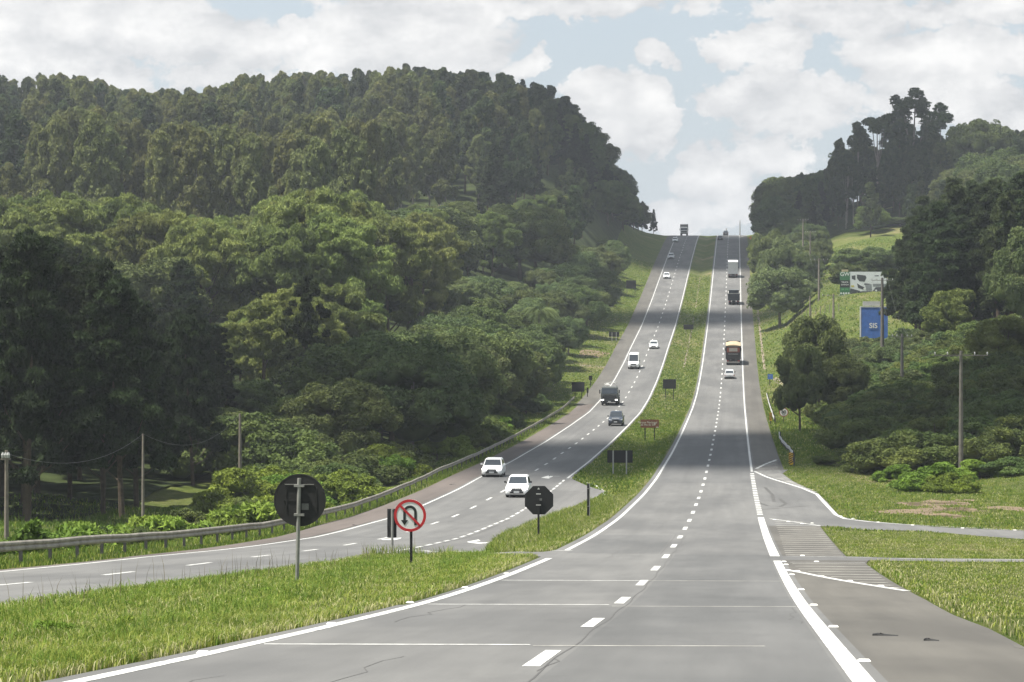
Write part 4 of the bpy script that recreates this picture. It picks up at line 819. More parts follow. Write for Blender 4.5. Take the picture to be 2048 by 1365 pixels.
b = MB(); b.box((X(1690), -.03, Zc(542)), (13*k, .12, 5*k)); b.build('top_board', mat('poster_beige', (.42, .36, .22), .6, .2), r)
wt = mat('poster_text', (.60, .62, .60), .6); letter('GW', 1.05, wt, r, X(1690), -.12, Zc(549)); letter('ESTRADA', .36, wt, r, X(1690), -.13, Zc(570)); letter('TRUCK', .42, wt, r, X(1690), -.13, Zc(565)); letter('BR 376', .46, mat('poster_text_green', (.12, .42, .16), .6), r, X(1690), -.12, Zc(579.5))
b = MB()
for i in range(4): b.disc((X(1682.5+i*5), Zc(587)), 1.9*k, -.13, 12, .012)
b.build('round_marks', wt, r)
b = MB(); b.box((X(1731), -.16, Zc(593)), (86*k, .10, .10)); b.build('catwalk', PG, r)
for x in (1682, 1697, 1712, 1727, 1742, 1757, 1770): b = MB(); b.tube([(X(x), .12, -.8), (X(x), .12, Zc(550))], .09, 6); b.build('support_post', PG, r)
r, p, k = hoard('blue_billboard', 'blue box-like hoarding with white letters SIS, half hidden behind the tallest pole', 1752, 440)
c_ = 1752
def X2(px): return (px-c_)*k
b = MB(); b.box((X2(1748.5), 0, zz(646, p, k)), (53*k, 1.2, 62*k)); b.build('board', BLU, r)
wg = mat('board_edge_white', (.55, .57, .60), .6, .15); b = MB(); b.box((X2(1721.2), -.02, zz(646, p, k)), (2*k, 1.26, 62*k)); b.box((X2(1748), -.02, zz(614.3, p, k)), (55*k, 1.26, 1.6*k)); b.build('white_edge', wg, r)
b = MB(); b.box((X2(1743), 0, zz(607.5, p, k)), (34*k, 1.0, 9*k)); b.build('top_box', mat('top_box_white', (.50, .50, .47), .7, .2, 3.0), r)
letter('SIS', 14*k, WR, r, X2(1746.3), -.66, zz(652, p, k))
for x in (1730, 1748, 1768): b = MB(); b.tube([(X2(x), 0, -.8), (X2(x), 0, zz(640, p, k))], .12, 6); b.build('support_post', PG, r)
# road studs
STD = mat('road_stud', (.78, .78, .72), .5, .15, 9.0)
def stud(px, py, label, group, w=.16):
    v, s = G(px, py); t = thing('road_stud', ground(v, s, .004), label, 'road stud', group, (0, 0, -ANG)); b = MB(); b.loft([[(-w/2, -.05, 0), (w/2, -.05, 0), (w/2, .05, 0), (-w/2, .05, 0)], [(-w*.36, -.03, .022), (w*.36, -.03, .022), (w*.36, .03, .022), (-w*.36, .03, .022)]]); b.build('body', STD, t)
for q in ((1728, 1323), (1667, 1254.5), (1627.5, 1211), (1602.5, 1180), (1584, 1150), (1578, 1142), (1572, 1130), (1568, 1124)): stud(*q, 'white stud in the row just right of the thick right edge line', 'studs along the right edge line')
for q in ((406, 1306.5), (663, 1248.5), (820, 1206), (930, 1176), (1013, 1148)): stud(*q, 'white stud in the row just left of the thick left edge line', 'studs along the left edge line')
for q in ((1595, 1143), (1644, 1154), (1700, 1163), (1762, 1173)): stud(*q, 'white stud on the slanting line of the near hatched gore', 'studs on the slanting gore line')
for q in ((1605, 1112), (1633, 1124), (1549, 1040), (1576, 1044), (1604, 1048), (1624, 1047)): stud(*q, 'white stud at the edge of the hatched gore area', 'studs round the hatched gore')
for q in ((1682, 1033), (1706, 1038), (1756, 1045), (1825, 1051), (1925, 1057), (2030, 1061)): stud(*q, 'white stud on the outer edge line of the slip road', 'studs on the slip road line')
# tyre shreds
RUB = mat('tyre_rubber', (.012, .012, .012), .8, .3, 9.0)
def shred(px, py, L_, label):
    v, s = G(px, py); b = MB(); b.loft([[(x, y0-.02, 0), (x, y0+w_, 0), (x+.01, y0+w_*.8, h_), (x, y0, h_*.9)] for x, y0, w_, h_ in ((-L_/2, 0, .04, .025), (-L_*.3, .02, .08, .03), (-L_*.05, .0, .07, .02), (L_*.2, -.03, .06, .015), (L_*.42, -.05, .04, .012), (L_/2, -.06, .02, .012))]); b.box((-L_*.12, .03, .02), (L_*.16, .015, .02), Matrix.Rotation(.3, 3, 'Y'))
    o = b.build('tyre_shred', RUB); o.location = ground(v, s, .003); tag(o, label, 'tyre shred')
shred(1770, 1272, .36, 'longer black tyre shred lying on the paved right shoulder'); shred(1862, 1282, .20, 'short thin black tyre scrap right of the longer shred'); shred(710, 1051, .32, 'black scrap on the left shoulder by the guardrail'); shred(905, 970, .5, 'dark scrap on the reddish left shoulder')
# ---------------------------------------------------------------- vehicles
GL = mat('car_glass', (.035, .045, .055), .12, .2, 1.0, spec=.8); TY = mat('tyre_black', (.018, .018, .018), .85, .2, 5.0); RIM = mat('wheel_rim', (.30, .30, .30), .4, .2, 3.0, metal=.5)
HL = mat('headlight_lit', (1, .97, .88), .2, emit=7.0); HLo = mat('headlight_glass', (.45, .47, .48), .15, .2); TL = mat('tail_light', (.35, .015, .012), .3, .2); PLT = mat('licence_plate', (.50, .52, .52), .5, .2, 40.0); TRIM = mat('dark_trim', (.022, .023, .025), .6, .3, 3.0)
def paintm(n, c): return mat('car_paint_'+n, c, .28, .06, .5, spec=.6)
WHT = paintm('white', (.80, .81, .80)); SIL = paintm('silver', (.50, .51, .52)); NAV = paintm('dark_blue', (.030, .040, .058)); GRY = paintm('dark_grey', (.07, .075, .08))
def orient(o, v, s, toward=True):
    x, y = W(v, s); e = 2.0; d = (ground(v, s+e)-ground(v, s-e)).normalized(); sx = (ground(v+.8, s)-ground(v-.8, s)).normalized(); up = sx.cross(d).normalized(); f = d if toward else -d
    m = Matrix((f.cross(up), f, up)).transposed(); o.matrix_world = Matrix.Translation(ground(v, s, .006)) @ m.to_4x4()
def quadpanel(b, c, u0, u1, w0, w1, off):
    """inset panel on quad c (4 corners, ccw seen from outside)"""
    c = [Vector(q) for q in c]; n = (c[1]-c[0]).cross(c[3]-c[0]).normalized()
    def P_(u, w): return (c[0]*(1-u)+c[1]*u)*(1-w)+(c[3]*(1-u)+c[2]*u)*w+n*off
    q = [P_(u0, w0), P_(u1, w0), P_(u1, w1), P_(u0, w1)]; i = [x-n*(off+.02) for x in q]; b.add(q+i, [(0, 1, 2, 3), (7, 6, 5, 4), (0, 4, 5, 1), (1, 5, 6, 2), (2, 6, 7, 3), (3, 7, 4, 0)])
def wheels(root, hw, ys, R, wd=.22, dual=False):
    for y in ys:
        for sx in (-1, 1):
            b = MB(); a = [2*math.pi*i/20 for i in range(20)]; x1 = sx*hw; x0 = sx*(hw-wd*(2 if dual and y > 0 else 1))
            b.loft([[(x, y+r_*math.cos(t), R+r_*math.sin(t)) for t in a] for x, r_ in ((x0, R*.9), (x0+(x1-x0)*.15, R), (x0+(x1-x0)*.85, R), (x1, R*.9))]); w = b.build('wheel', TY, root, True)
            b = MB(); b.loft([[(x, y+r_*math.cos(t), R+r_*math.sin(t)) for t in a] for x, r_ in ((x1-sx*.02, R*.62), (x1+sx*.012, R*.60), (x1+sx*.005, R*.2))]); b.build('rim', RIM, w)
def car(label, m, v, s, toward=True, L=4.15, Wd=1.74, H=1.49, kind_='hatch', lit=True, name='car', mirror=None, cat='car', grille=True):
    r = thing(name, (0, 0, 0), label, cat); hw = Wd/2; hl = L/2; z0 = .20 if kind_ not in ('pickup', 'van') else .34; belt = H*.62 if kind_ != 'van' else H*.50; hood = belt-.10 if kind_ != 'van' else belt-.12
    tail = belt-.02 if kind_ != 'sedan' else belt-.0
    st = [(-hl, .74, z0+.14, hood-.34), (-hl+.08, .90, z0+.02, hood-.24), (-hl+.30, .975, z0, hood-.12), (-hl+.7, 1, z0, hood-.045), (-hl+1.15 if kind_ != 'van' else -hl+.85, 1, z0, belt-.01), (0, 1, z0, belt), (hl-.6, 1, z0, belt), (hl-.22, .97, z0+.03, tail), (hl-.05, .92, z0+.06, tail-.12), (hl, .84, z0+.14, tail-.3)]
    b = MB(); rings = []
    for (y, w, a, c) in st:
        w = w*hw; h = c-a; rings.append([(-w*.90, y, a), (-w*.985, y, a+h*.18), (-w, y, a+h*.55), (-w*.965, y, a+h*.88), (-w*.86, y, c), (-w*.4, y, c+.025), (w*.4, y, c+.025), (w*.86, y, c), (w*.965, y, a+h*.88), (w, y, a+h*.55), (w*.985, y, a+h*.18), (w*.90, y, a)])
    b.loft(rings)
    # cabin
    if kind_ == 'van': fb, ft, rt, rb = -hl+.80, -hl+1.45, hl-.12, hl-.04
    elif kind_ == 'sedan': fb, ft, rt, rb = -hl+1.12, -hl+1.85, hl-1.35, hl-.62
    elif kind_ == 'pickup': fb, ft, rt, rb = -hl+1.45, -hl+2.05, hl-2.0, hl-1.75
    else: fb, ft, rt, rb = -hl+1.05, -hl+1.78, hl-.62, hl-.12
    wb, wt = hw*.90, hw*(.72 if kind_ != 'van' else .80); zb = belt-.02
    B4 = [(-wb, fb, zb), (wb, fb, zb), (wb, rb, zb), (-wb, rb, zb)]; M4 = [(-wt*1.05, ft-.12, H-.10), (wt*1.05, ft-.12, H-.10), (wt*1.05, rt+.08, H-.10), (-wt*1.05, rt+.08, H-.10)]; T4 = [(-wt*.90, ft+.1, H), (wt*.90, ft+.1, H), (wt*.90, rt-.1, H), (-wt*.90, rt-.1, H)]
    b.loft([B4, M4, T4]); b.build('body', m, r)
    fr = (B4[0], B4[1], M4[1], M4[0]); re = (B4[2], B4[3], M4[3], M4[2]); ri = (B4[1], B4[2], M4[2], M4[1]); le = (B4[3], B4[0], M4[0], M4[3])
    g = MB(); quadpanel(g, fr, .05, .95, .06, .97, .008); g.build('windshield', GL, r)
    g = MB(); quadpanel(g, re, .07, .93, .12, .90, .008)
    if kind_ != 'van': g.build('rear_window', GL, r)
    for q in (ri, le):
        g = MB()
        if kind_ == 'van': quadpanel(g, q, .04 if q is ri else .80, .20 if q is ri else .96, .1, .8, .008)
        else: quadpanel(g, q, .10, .47, .10, .86, .008); quadpanel(g, q, .52, .90, .10, .86, .008)
        g.build('side_window', GL, r)
    yf = -hl; zh = hood-.26
    for sx in (-1, 1):
        g = MB(); g.add([(sx*hw*.50, yf+.035, zh-.03), (sx*hw*.86, yf+.10, zh+.02), (sx*hw*.93, yf+.24, zh+.12), (sx*hw*.56, yf+.08, zh+.08), (sx*hw*.50, yf+.2, zh-.03), (sx*hw*.86, yf+.25, zh+.02), (sx*hw*.90, yf+.40, zh+.12), (sx*hw*.56, yf+.3, zh+.08)], [(0, 1, 2, 3), (4, 7, 6, 5), (0, 4, 5, 1), (1, 5, 6, 2), (2, 6, 7, 3), (3, 7, 4, 0)]); g.build('headlight', HL if lit else HLo, r)
        g = MB(); g.box((sx*hw*.84, hl-.06, tail-.30), (hw*.22, .10, .20)); g.build('tail_light', TL, r)
        g = MB(); g.box((sx*(hw+.07), fb+.38, belt+.10), (.16, .10, .13)); g.box((sx*(hw-.02), fb+.40, belt+.05), (.10, .05, .05)); g.build('side_mirror', mirror or m, r)
    g = MB(); g.loft([[(-hw*.45, yf-.012, zh-.02), (hw*.45, yf-.012, zh-.02), (hw*.45, yf+.1, zh-.02), (-hw*.45, yf+.1, zh-.02)], [(-hw*.38, yf+.02, zh+.07), (hw*.38, yf+.02, zh+.07), (hw*.38, yf+.1, zh+.07), (-hw*.38, yf+.1, zh+.07)]])
    g.box((0, yf+.03, z0+.16), (hw*1.15, .12, .12)); g.box((0, yf+.0, zh-.10), (hw*.95, .06, .10)); g.build('grille', TRIM, r)
    g = MB(); g.box((0, yf-.035, z0+.20), (.40, .02, .13)); g.build('licence_plate', PLT, r)
    g = MB(); g.box((0, hl+.012, tail-.34), (.40, .02, .13)); g.build('licence_plate', PLT, r); g = MB(); g.box((0, hl-.01, z0+.10), (hw*1.6, .08, .16)); g.box((0, 0, z0-.02), (hw*1.75, L*.86, .10)); g.build('underbody', TRIM, r)
    if kind_ == 'pickup': g = MB(); g.box((0, hl-.95, belt+.02), (hw*1.66, 1.55, .03)); g.build('load_cover', TRIM, r)
    R = .31 if kind_ not in ('pickup', 'van') else .38; wheels(r, hw-.02, (-hl+.82, hl-.80), R); orient(r, v, s+(L/2 if toward else L/2), toward); return r
lR = lambda s: float(vL(s))
def atv(px, py): v, s = G(px, py); return v, s
v, s = atv(983, 955); car('white hatchback with black grille and lit headlights near the left guardrail', WHT, v, s, H=1.50, L=4.15, name='car')
v, s = atv(1033, 996); car('white hatchback with dark mirrors, partly behind the octagonal sign back', WHT, v, s, H=1.53, L=3.9, Wd=1.68, name='car', mirror=TRIM)
v, s = atv(1231, 853); r = car('dark blue pickup with a small roof light, behind the white hatchbacks', NAV, v, s, H=1.80, L=5.2, Wd=1.86, kind_='pickup', lit=False, cat='pickup truck', name='pickup_truck')
b = MB(); b.box((.12, -.2, 1.83), (.42, .2, .07)); b.build('roof_light', WHT, r); b = MB(); b.box((0, -2.6, .98), (.95, .05, .16)); b.build('chrome_grille', mat('chrome_dull', (.55, .56, .58), .35, .2, 3.0), r)
v, s = atv(1267, 739); r = car('white high-roofed van coming down the hill', WHT, v, s, H=2.65, L=5.6, Wd=2.0, kind_='van', lit=False, cat='van', name='van', mirror=TRIM)
b = MB(); b.box((.35, .2, 2.70), (.7, .9, .14)); b.build('roof_vent', WHT, r)
v, s = atv(1307, 698.5); car('white saloon in the inner lane, above the van', WHT, v, s, H=1.45, L=4.3, kind_='sedan', lit=False)
v, s = atv(1333, 558); car('white car just below the shaded band on the left carriageway', WHT, v, s, H=1.48, kind_='sedan', lit=False)
v, s = atv(1342, 519); car('silver-white car, second from the crest on the left carriageway', SIL, v, s, H=1.6, lit=False)
v, s = atv(1350, 485); car('white car closest to the crest, in front of the crest truck', WHT, v, s, H=1.46, kind_='sedan', lit=False)
v, s = atv(1459, 758.5); car('silver car driving away just below the tan-topped lorry', SIL, v, s, toward=False, H=1.5, L=4.2, lit=False, mirror=TRIM)
v, s = atv(1440, 481); car('grey car driving away below the crest on the right carriageway', GRY, v, s, toward=False, H=1.48, lit=False)
car('dark car at the very crest of the right carriageway', paintm('black', (.03, .03, .035)), -1.0, 985, toward=False, H=1.8, L=4.6, Wd=1.85, lit=False)
# lorries
def lorry(label, v, s, toward, cab, body, bodyfn, L=8.5, Wd=2.5, Hc=2.95, lit=False, stripe=None, name='lorry'):
    r = thing(name, (0, 0, 0), label, 'lorry'); hw = Wd/2; yf = -L/2; cl = 1.9
    b = MB(); rings = [[(-hw*a, yf+y0, .55), (hw*a, yf+y0, .55), (hw*a, yf+cl, .55), (-hw*a, yf+cl, .55)] if False else None for a, y0 in ()]
    b.loft([[(-hw*.96, yf+.05, .62), (hw*.96, yf+.05, .62), (hw*.96, yf+cl, .62), (-hw*.96, yf+cl, .62)], [(-hw, yf, 1.1), (hw, yf, 1.1), (hw, yf+cl, 1.1), (-hw, yf+cl, 1.1)], [(-hw, yf+.04, 1.75), (hw, yf+.04, 1.75), (hw, yf+cl, 1.75), (-hw, yf+cl, 1.75)], [(-hw*.93, yf+.26, Hc-.12), (hw*.93, yf+.26, Hc-.12), (hw*.93, yf+cl, Hc-.12), (-hw*.93, yf+cl, Hc-.12)], [(-hw*.84, yf+.42, Hc), (hw*.84, yf+.42, Hc), (hw*.84, yf+cl-.05, Hc), (-hw*.84, yf+cl-.05, Hc)]])
    b.build('cab', cab, r)
    g = MB(); quadpanel(g, [(-hw, yf+.04, 1.75), (hw, yf+.04, 1.75), (hw*.93, yf+.26, Hc-.12), (-hw*.93, yf+.26, Hc-.12)], .05, .95, .02, .90, .01); g.build('windshield', GL, r)
    for sx in (-1, 1):
        g = MB(); q = [(sx*hw, yf+.3, 1.75), (sx*hw, yf+1.5, 1.75), (sx*hw*.93, yf+1.5, Hc-.2), (sx*hw*.93, yf+.45, Hc-.2)]; quadpanel(g, q if sx > 0 else q[::-1], .05, .9, .08, .9, .01); g.build('side_window', GL, r)
        g = MB(); g.box((sx*hw*.80, yf-.02, .80), (.30, .08, .20)); g.build('headlight', HL if lit else HLo, r)
        g = MB(); g.box((sx*(hw+.17), yf+.10, 2.05), (.17, .08, .55)); g.box((sx*(hw+.06), yf+.12, 2.3), (.22, .03, .03)); g.build('side_mirror', TRIM, r)
    g = MB(); g.box((0, yf-.01, 1.28), (Wd*.80, .05, .50)); g.box((0, yf-.04, .66), (Wd*.98, .14, .30)); g.build('grille', TRIM, r); g = MB(); g.box((0, yf-.125, .62), (.42, .02, .14)); g.build('licence_plate', PLT, r)
    g = MB(); g.box((0, .4, .78), (.9, L-1.2, .28)); g.box((0, L/2-.15, .62), (Wd*.92, .12, .14)); g.build('chassis', TRIM, r)
    for sx in (-1, 1): g = MB(); g.box((sx*hw*.78, L/2-.08, .80), (.36, .06, .15)); g.build('tail_light', TL, r)
    bodyfn(r, hw, yf+cl+.15, L/2, body); wheels(r, hw-.03, (yf+1.15, L/2-2.3, L/2-1.1), .5, .28, True); orient(r, v, s+L/2, toward); return r
def boxbody(H, ribs=True):
    def f(r, hw, y0, y1, m):
        b = MB(); b.box((0, (y0+y1)/2, (1.05+H)/2), (hw*2+.08, y1-y0, H-1.05)); b.build('cargo_box', m, r)
        d = MB()
        for i in range(9 if ribs else 3): x = -hw*.94+i*hw*1.88/(8 if ribs else 2); d.box((x, y1+.012, (1.15+H)/2), (.035, .03, H-1.3))
        d.box((0, y1+.02, H-.06), (hw*2.04, .05, .09)); d.build('door_ribs', mat('box_rib_grey', (.42, .43, .43), .5, .2), r)
        d = MB(); d.box((0, y1-.05, .98), (hw*2, .12, .14)); d.build('rear_sill', TRIM, r)
    return f
def tipbody(H, top=None, rear=None, rimc=None):
    def f(r, hw, y0, y1, m):
        b = MB(); t = .08; w = hw+.04; ln = y1-y0; yc = (y0+y1)/2
        for sx in (-1, 1): b.box((sx*(w-t/2), yc, (1.1+H)/2), (t, ln, H-1.1))
        b.box((0, y0+t/2, (1.1+H)/2+.15), (2*w-2*t-.004, t, H-1.1+.3)); b.box((0, y1-t/2, (1.1+H)/2), (2*w-2*t-.004, t, H-1.1)); b.box((0, yc, 1.12), (2*w-2*t-.01, ln-2*t-.01, .08))
        for sx in (-1, 1):
            for i in range(6): b.box((sx*(w+.04), y0+.3+i*(ln-.6)/5, (1.1+H)/2), (.07, .10, H-1.15))
        b.build('tipper_body', m, r)
        d = MB(); d.box((0, y1+.0, H+.03), (2*w, .12, .07)); 
        for sx in (-1, 1): d.box((sx*w, yc, H+.03), (.12, ln-.13, .07))
        d.build('body_rim', rimc or mat('rim_light_grey', (.50, .50, .46), .6, .2), r)
        if top:
            d = MB(); d.loft([[(-w*.95, y, H+.05), (-w*.5, y, H+.22+.03*math.sin(y*3)), (0, y, H+.30+.05*math.sin(y*2)), (w*.5, y, H+.22), (w*.95, y, H+.05)] for y in [y0+(ln)*i/8 for i in range(9)]]); d.build('tarpaulin', top, r)
        if rear: rear(r, w, y1, H)
    return f
def rear_tan(r, w, y1, H):
    d = MB(); d.box((0, y1+.02, 2.75), (w*1.75, .04, .85)); d.build('red_panel', mat('lorry_red', (.23, .045, .025), .5, .3, 2.0), r)
    d = MB(); d.box((0, y1+.05, 2.8), (w*1.15, .04, .62)); d.build('pale_panel', mat('lorry_pale', (.34, .32, .28), .6, .25, 3.0), r)
    d = MB()
    for i in range(9): d.box((-w*.62+i*w*1.24/8, y1+.03, 2.02), (.13, .04, .12))
    d.build('lettering', mat('lorry_letter', (.36, .36, .34), .6), r)
    d = MB(); d.box((0, y1+.06, .58), (w*1.8, .08, .14)); d.build('rear_bar', mat('bar_grey', (.40, .38, .35), .5, .2), r)
    d = MB()
    for sx in (-1, 1): d.box((sx*w*.62, y1-.1, .75), (.62, .03, .75))
    d.build('mud_flap', TRIM, r)
CABW = mat('cab_white', (.72, .73, .71), .35, .1); CABD = mat('cab_dark', (.060, .068, .062), .4, .2); CABR = mat('cab_brown', (.16, .06, .035), .4, .2)
v, s = atv(1219, 812)
def loadpipes(r, hw, y0, y1, m):
    b = MB(); b.box((0, (y0+y1)/2, 1.2), (hw*2, y1-y0, .14)); b.build('flat_bed', m, r); b = MB()
    b.tube([(-hw*.75, y0+.4, 1.9), (-hw*.75, y1-.2, 1.9)], .60, 14); b.tube([(hw*.45, y0+.4, 1.75), (hw*.45, y1-.2, 1.75)], .48, 14); b.build('tank', CABW, r)
    b = MB(); b.tube([(-.9, y0+.1, 1.2), (-.85, y0+.1, 3.15), (.1, y0+.1, 3.35), (.9, y0+.1, 3.1), (.95, y0+.1, 1.2)], .05, 6); b.tube([(.5, y0+.1, 3.2), (.9, y0+.3, 3.3)], .09, 6); b.loft([[(-.8, y0-.5, 2.95), (.05, y0-.5, 2.95), (.05, y0+.1, 2.95), (-.8, y0+.1, 2.95)], [(-.45, y0-.35, 3.25), (-.2, y0-.35, 3.25), (-.2, y0+.0, 3.2), (-.45, y0+.0, 3.2)]]); b.build('load_frame', mat('load_pale', (.55, .55, .52), .5, .3, 3.0), r)
lorry('dark green-grey lorry with lit headlights in the outer lane of the left carriageway', v, s, True, CABD, TRIM, loadpipes, L=7.8, Hc=2.75, lit=True)
lorry('white-fronted lorry with a dark hood appearing over the crest on the left', -15.9+0.9, 962, True, CABW, mat('cargo_dark_grey', (.10, .10, .10), .7, .2), boxbody(3.8, False), L=9, Hc=2.9)
v, s = atv(1466, 556.5); lorry('lorry with a tall white box body driving up the right carriageway', v, s, False, CABW, mat('box_white', (.62, .63, .63), .5, .1, .8), boxbody(4.2), L=9.5)
v, s = atv(1467.5, 610.5); lorry('dark open tipper lorry below the white box lorry', v, s, False, CABD, mat('tipper_dark', (.030, .036, .042), .6, .3, 2.0), tipbody(2.65), L=9.0, Hc=2.95)
v, s = atv(1466.5, 731); lorry('brown and black tipper lorry with a tan tarpaulin above the silver car', v, s, False, CABR, mat('tipper_black', (.030, .028, .028), .6, .3, 2.0), tipbody(3.45, mat('tarpaulin_tan', (.42, .34, .22), .85, .2, 1.5), rear_tan, mat('rim_tan', (.40, .33, .22), .8, .2)), L=11.5, Hc=3.0)
# ---------------------------------------------------------------- grass
def inpoly(poly, v, s):
    r = np.zeros(len(v), bool); n = len(poly)
    v0 = min(p[0] for p in poly); v1 = max(p[0] for p in poly); s0 = min(p[1] for p in poly); s1 = max(p[1] for p in poly)
    m = (v > v0) & (v < v1) & (s > s0) & (s < s1)
    if not m.any(): return r
    x, y = v[m], s[m]; q = np.zeros(len(x), bool)
    for i in range(n):
        (x1, y1), (x2, y2) = poly[i], poly[(i+1) % n]
        if y1 == y2: continue
        c = ((y1 > y) != (y2 > y)) & (x < (x2-x1)*(y-y1)/(y2-y1)+x1); q ^= c
    r[m] = q; return r
def paved(v, s):
    r = np.zeros(len(v), bool)
    for p in PAVED: r |= inpoly(p, v, s)
    return r
GA = leafmat('grass_blade_green', (.150, .230, .032), (.085, .145, .022), 0, .35, .8); GB = leafmat('grass_blade_yellow', (.310, .345, .072), (.215, .255, .050), 0, .35, .8)
GC = leafmat('grass_blade_straw', (.48, .46, .24), (.36, .35, .17), 0, .3, 1.5); GD = leafmat('grass_seed_stalk', (.20, .17, .10), (.14, .12, .07), 0, .2, 1.5)
def grass(name, label, v0, v1, s0, s1, dens, h, w, mix=(.5, .35, .15), clumps=0.0, lean=.5, extra=None, hfun_=None, margin=.06):
    area = (v1-v0)*(s1-s0); n = int(area*dens); v = RNG.uniform(v0, v1, n); s = RNG.uniform(s0, s1, n)
    x, y = X0+s*SA+v*CA, s*CA-v*SA; px = CX+F*x/y; ok = (px > -120) & (px < 2180) & ~paved(v, s)
    if margin: ok &= ~paved(v+margin, s) & ~paved(v-margin, s)
    if extra is not None: ok &= extra(v, s, px)
    cl = (np.sin(v*3.1+s*1.7)*np.sin(s*2.3-v*1.9)+np.sin(v*.9+s*.6)*np.sin(s*.45-v*1.3))*.5
    ok &= RNG.uniform(0, 1, n) < 1-clumps*np.clip(.5-cl, 0, 1)
    v, s, x, y, cl = v[ok], s[ok], x[ok], y[ok], cl[ok]; n = len(v); z = TZ(v, s)-.02
    H = RNG.uniform(h[0], h[1], n)*(1+.35*cl)*(hfun_(v, s) if hfun_ else 1); a = RNG.uniform(0, 6.283, n); ln = RNG.uniform(.1, 1, n)*lean*H; ww = w*RNG.uniform(.6, 1.4, n)/2
    b = RNG.uniform(0, 6.283, n); dx, dy = np.cos(a)*ww, np.sin(a)*ww; lx, ly = np.cos(b)*ln, np.sin(b)*ln
    P_ = np.stack([np.stack([x-dx, y-dy, z], 1), np.stack([x+dx, y+dy, z], 1), np.stack([x+dx*.8+lx*.35, y+dy*.8+ly*.35, z+H*.6], 1), np.stack([x-dx*.8+lx*.35, y-dy*.8+ly*.35, z+H*.6], 1), np.stack([x+lx, y+ly, z+H*(1-.3*lean*lean)], 1)], 1)
    V = P_.reshape(-1, 3); i0 = np.arange(n)*5; q = np.stack([i0, i0+1, i0+2, i0+3], 1); t = np.stack([i0+3, i0+2, i0+4], 1)
    me = bpy.data.meshes.new(name); me.vertices.add(len(V)); me.vertices.foreach_set('co', V.ravel()); me.loops.add(n*7); me.loops.foreach_set('vertex_index', np.concatenate([q.ravel(), t.ravel()]))
    me.polygons.add(n*2); me.polygons.foreach_set('loop_start', np.concatenate([np.arange(n)*4, n*4+np.arange(n)*3])); me.polygons.foreach_set('loop_total', np.concatenate([np.full(n, 4), np.full(n, 3)])); me.update(calc_edges=True)
    for m in (GA, GB, GC, GD): me.materials.append(m)
    k = RNG.uniform(0, 1, n)-.30*cl; mi = np.where(k < mix[0], 0, np.where(k < mix[0]+mix[1], 1, 2)) if mix else np.full(n, 3); me.polygons.foreach_set('material_index', np.concatenate([mi, mi]).astype(np.int32))
    o = bpy.data.objects.new(name, me); COL.objects.link(o); print('grass', name, n); return tag(o, label, 'grass', kind='stuff')
tA = float(np.mean([q[1] for q in topA])); tB = tipB[0][1]
grass('median_grass', 'long yellow-green grass covering the near median around the round signs', -11.0, -4.25, 24, 48, 1150, (.06, .27), .009, (.38, .46, .16), .55, 1.0)
grass('median_grass', 'long yellow-green grass on the middle of the near median', -11.0, -4.25, 48, tA+6, 560, (.06, .28), .014, (.38, .46, .16), .55, 1.0)
grass('median_grass', 'pale dry grass fringe along the near median edge', -4.75, -4.1, 24, tA, 420, (.06, .18), .018, (.15, .35, .50), .2, .9, margin=.02)
grass('median_grass', 'tall seeding grass stalks standing in the near median', -11.0, -9.0, 30, tA, 1.6, (.45, .85), .012, None, .5, .35)
grass('island_grass', 'tall yellow-green grass on the middle island round the octagonal sign', -11.2, -4.25, tB-1, 190, 170, (.10, .38), .022, (.40, .42, .18), .35, .6, hfun_=lambda v, s: np.clip(1.5-(v+10)*.14, .6, 1.6))
grass('island_grass', 'straw-coloured grass fringe of the middle island', -4.9, -4.1, tB-2, 210, 110, (.10, .24), .03, (.25, .35, .40), .2, .8)
grass('upper_median_grass', 'short green grass of the median going up the valley', -11.0, -4.2, 190, 400, 22, (.10, .24), .09, (.60, .34, .06), .3, .6)
grass('verge_grass', 'bright green grass strip under the left guardrail', -24.6, -18.9, 60, 240, 60, (.08, .22), .03, (.68, .30, .02), .25, .6, hfun_=lambda v, s: np.where(v < -21.2, 1.7, 1.0))
grass('verge_grass', 'green grass strip under the upper left guardrail', -27, -21.3, 240, 460, 18, (.10, .26), .08, (.66, .32, .02), .2, .6)
grass('clearing_grass', 'rank dark grass below the dark pines on the left', -52, -24.6, 85, 215, 16, (.18, .50), .07, (.86, .14, .0), .3, .5)
grass('right_grass', 'mown yellowish grass of the islands between the right side roads', 3.9, 30, 50, 128, 190, (.03, .09), .016, (.28, .44, .28), .35, .9)
grass('right_grass', 'pale dry grass fringe at the right pavement edge', 3.9, 13, 20, 100, 60, (.06, .16), .022, (.25, .35, .40), .2, .8, extra=lambda v, s, px: paved(v-.7, s))
grass('right_grass', 'rough green grass beyond the slip road on the right', 6.0, 44, 128, 260, 42, (.05, .16), .035, (.52, .38, .10), .35, .8, extra=lambda v, s, px: ~np.any([inpoly(q, v, s) for q in soil], axis=0) | (RNG.uniform(0, 1, len(v)) < .15))
grass('bank_grass', 'green grass on the right bank below the dark roadside tree', 6.3, 16, 260, 420, 16, (.12, .32), .09, (.66, .32, .02), .3, .6)
grass('median_grass', 'dark rank grass tufts scattered in the near median', -10.8, -5.5, 28, 98, 60, (.20, .42), .014, (.95, .05, 0), 1.0, 1.0)
grass('upper_median_grass', 'short green grass of the far median climbing the hill', -11.0, -4.2, 400, 760, 9, (.10, .26), .15, (.56, .36, .08), .4, .6)
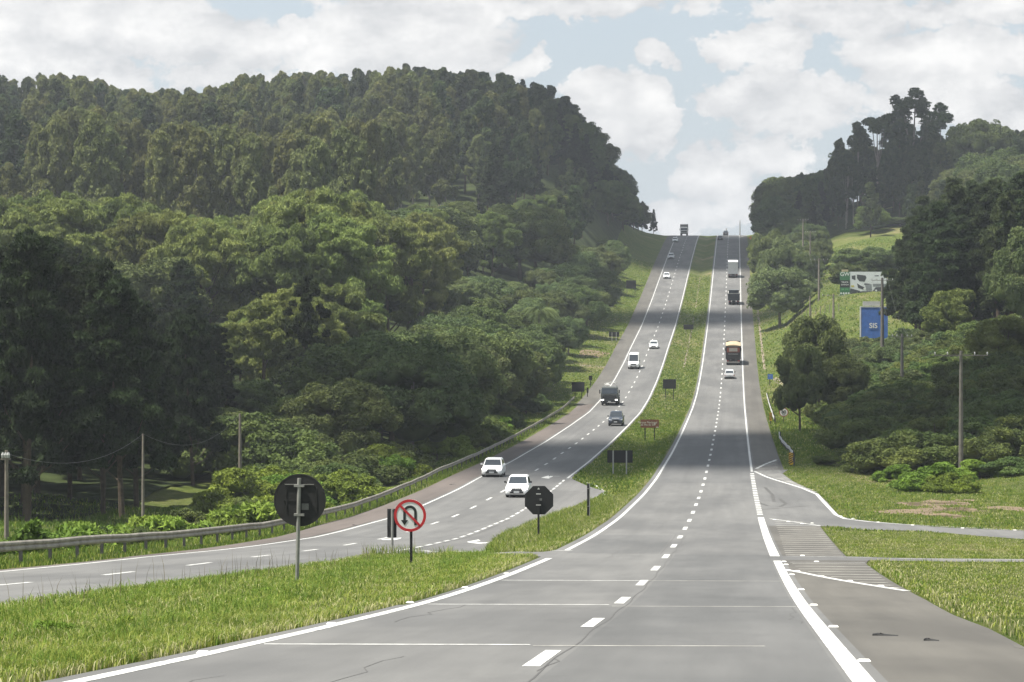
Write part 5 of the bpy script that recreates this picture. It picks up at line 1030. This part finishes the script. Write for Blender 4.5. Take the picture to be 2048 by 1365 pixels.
grass('bank_grass', 'rough grass of the upper right bank and meadow', 6.3, 52, 420, 740, 2.6, (.14, .34), .20, (.46, .42, .12), .5, .7)
grass('verge_grass', 'grass of the upper left verge', -30, -20.5, 460, 800, 6, (.10, .26), .15, (.56, .36, .08), .4, .6)
# ---------------------------------------------------------------- clouds that shade parts of the valley (well above the picture)
CLM = mat('cloud_vapour', (.80, .80, .80), 1.0, .1, .01, spec=0)
def cloud(tx, ty, rx, ry, seed, alt=2600.0, ang=0.0):
    r = np.random.default_rng(seed); c = Vector((tx, ty, 0))+SUN_DIR*(alt/SUN_DIR.z); b = MB()
    bm = bmesh.new(); bmesh.ops.create_icosphere(bm, subdivisions=3, radius=1); P_ = [v.co.copy() for v in bm.verts]; Fs = [tuple(x.index for x in f.verts) for f in bm.faces]; bm.free()
    for i in range(16):
        a = r.uniform(0, 6.283); q = r.uniform(0, .62)**.7; k = r.uniform(.26, .42); ox, oy = math.cos(a)*q*rx, math.sin(a)*q*ry; o = Vector((ox*math.cos(ang)-oy*math.sin(ang), ox*math.sin(ang)+oy*math.cos(ang), r.uniform(-6, 10)))
        sx, sy = k*rx*1.25, k*ry*1.25; b.add([o+Vector((p.x*sx, p.y*sy, p.z*16))*(1+.16*mnoise.noise(p*2.3+Vector((i, 0, 0)))) for p in P_], Fs)
    g = b.build('cloud', CLM, None, True); g.location = c; tag(g, kind='structure')
cloud(48, 271, 86, 47, 3); cloud(85, 880, 100, 115, 5); cloud(36, 628, 34, 20, 9);
# ---------------------------------------------------------------- haze
if HAZE > 0:
    hb = MB(); hb.box((0, 1450, 8), (3600, 3100, 170)); h = hb.build('haze', None.__class__ and bpy.data.materials.new('haze_air')); hm = h.data.materials[0]; hm.use_nodes = True; nt = hm.node_tree; nt.nodes.remove(nt.nodes['Principled BSDF'])
    pv = nt.nodes.new('ShaderNodeVolumePrincipled'); pv.inputs['Color'].default_value = (.86, .92, 1.0, 1); pv.inputs['Density'].default_value = HAZE; pv.inputs['Anisotropy'].default_value = .25; nt.links.new(pv.outputs[0], nt.nodes['Material Output'].inputs['Volume']); tag(h, kind='stuff')
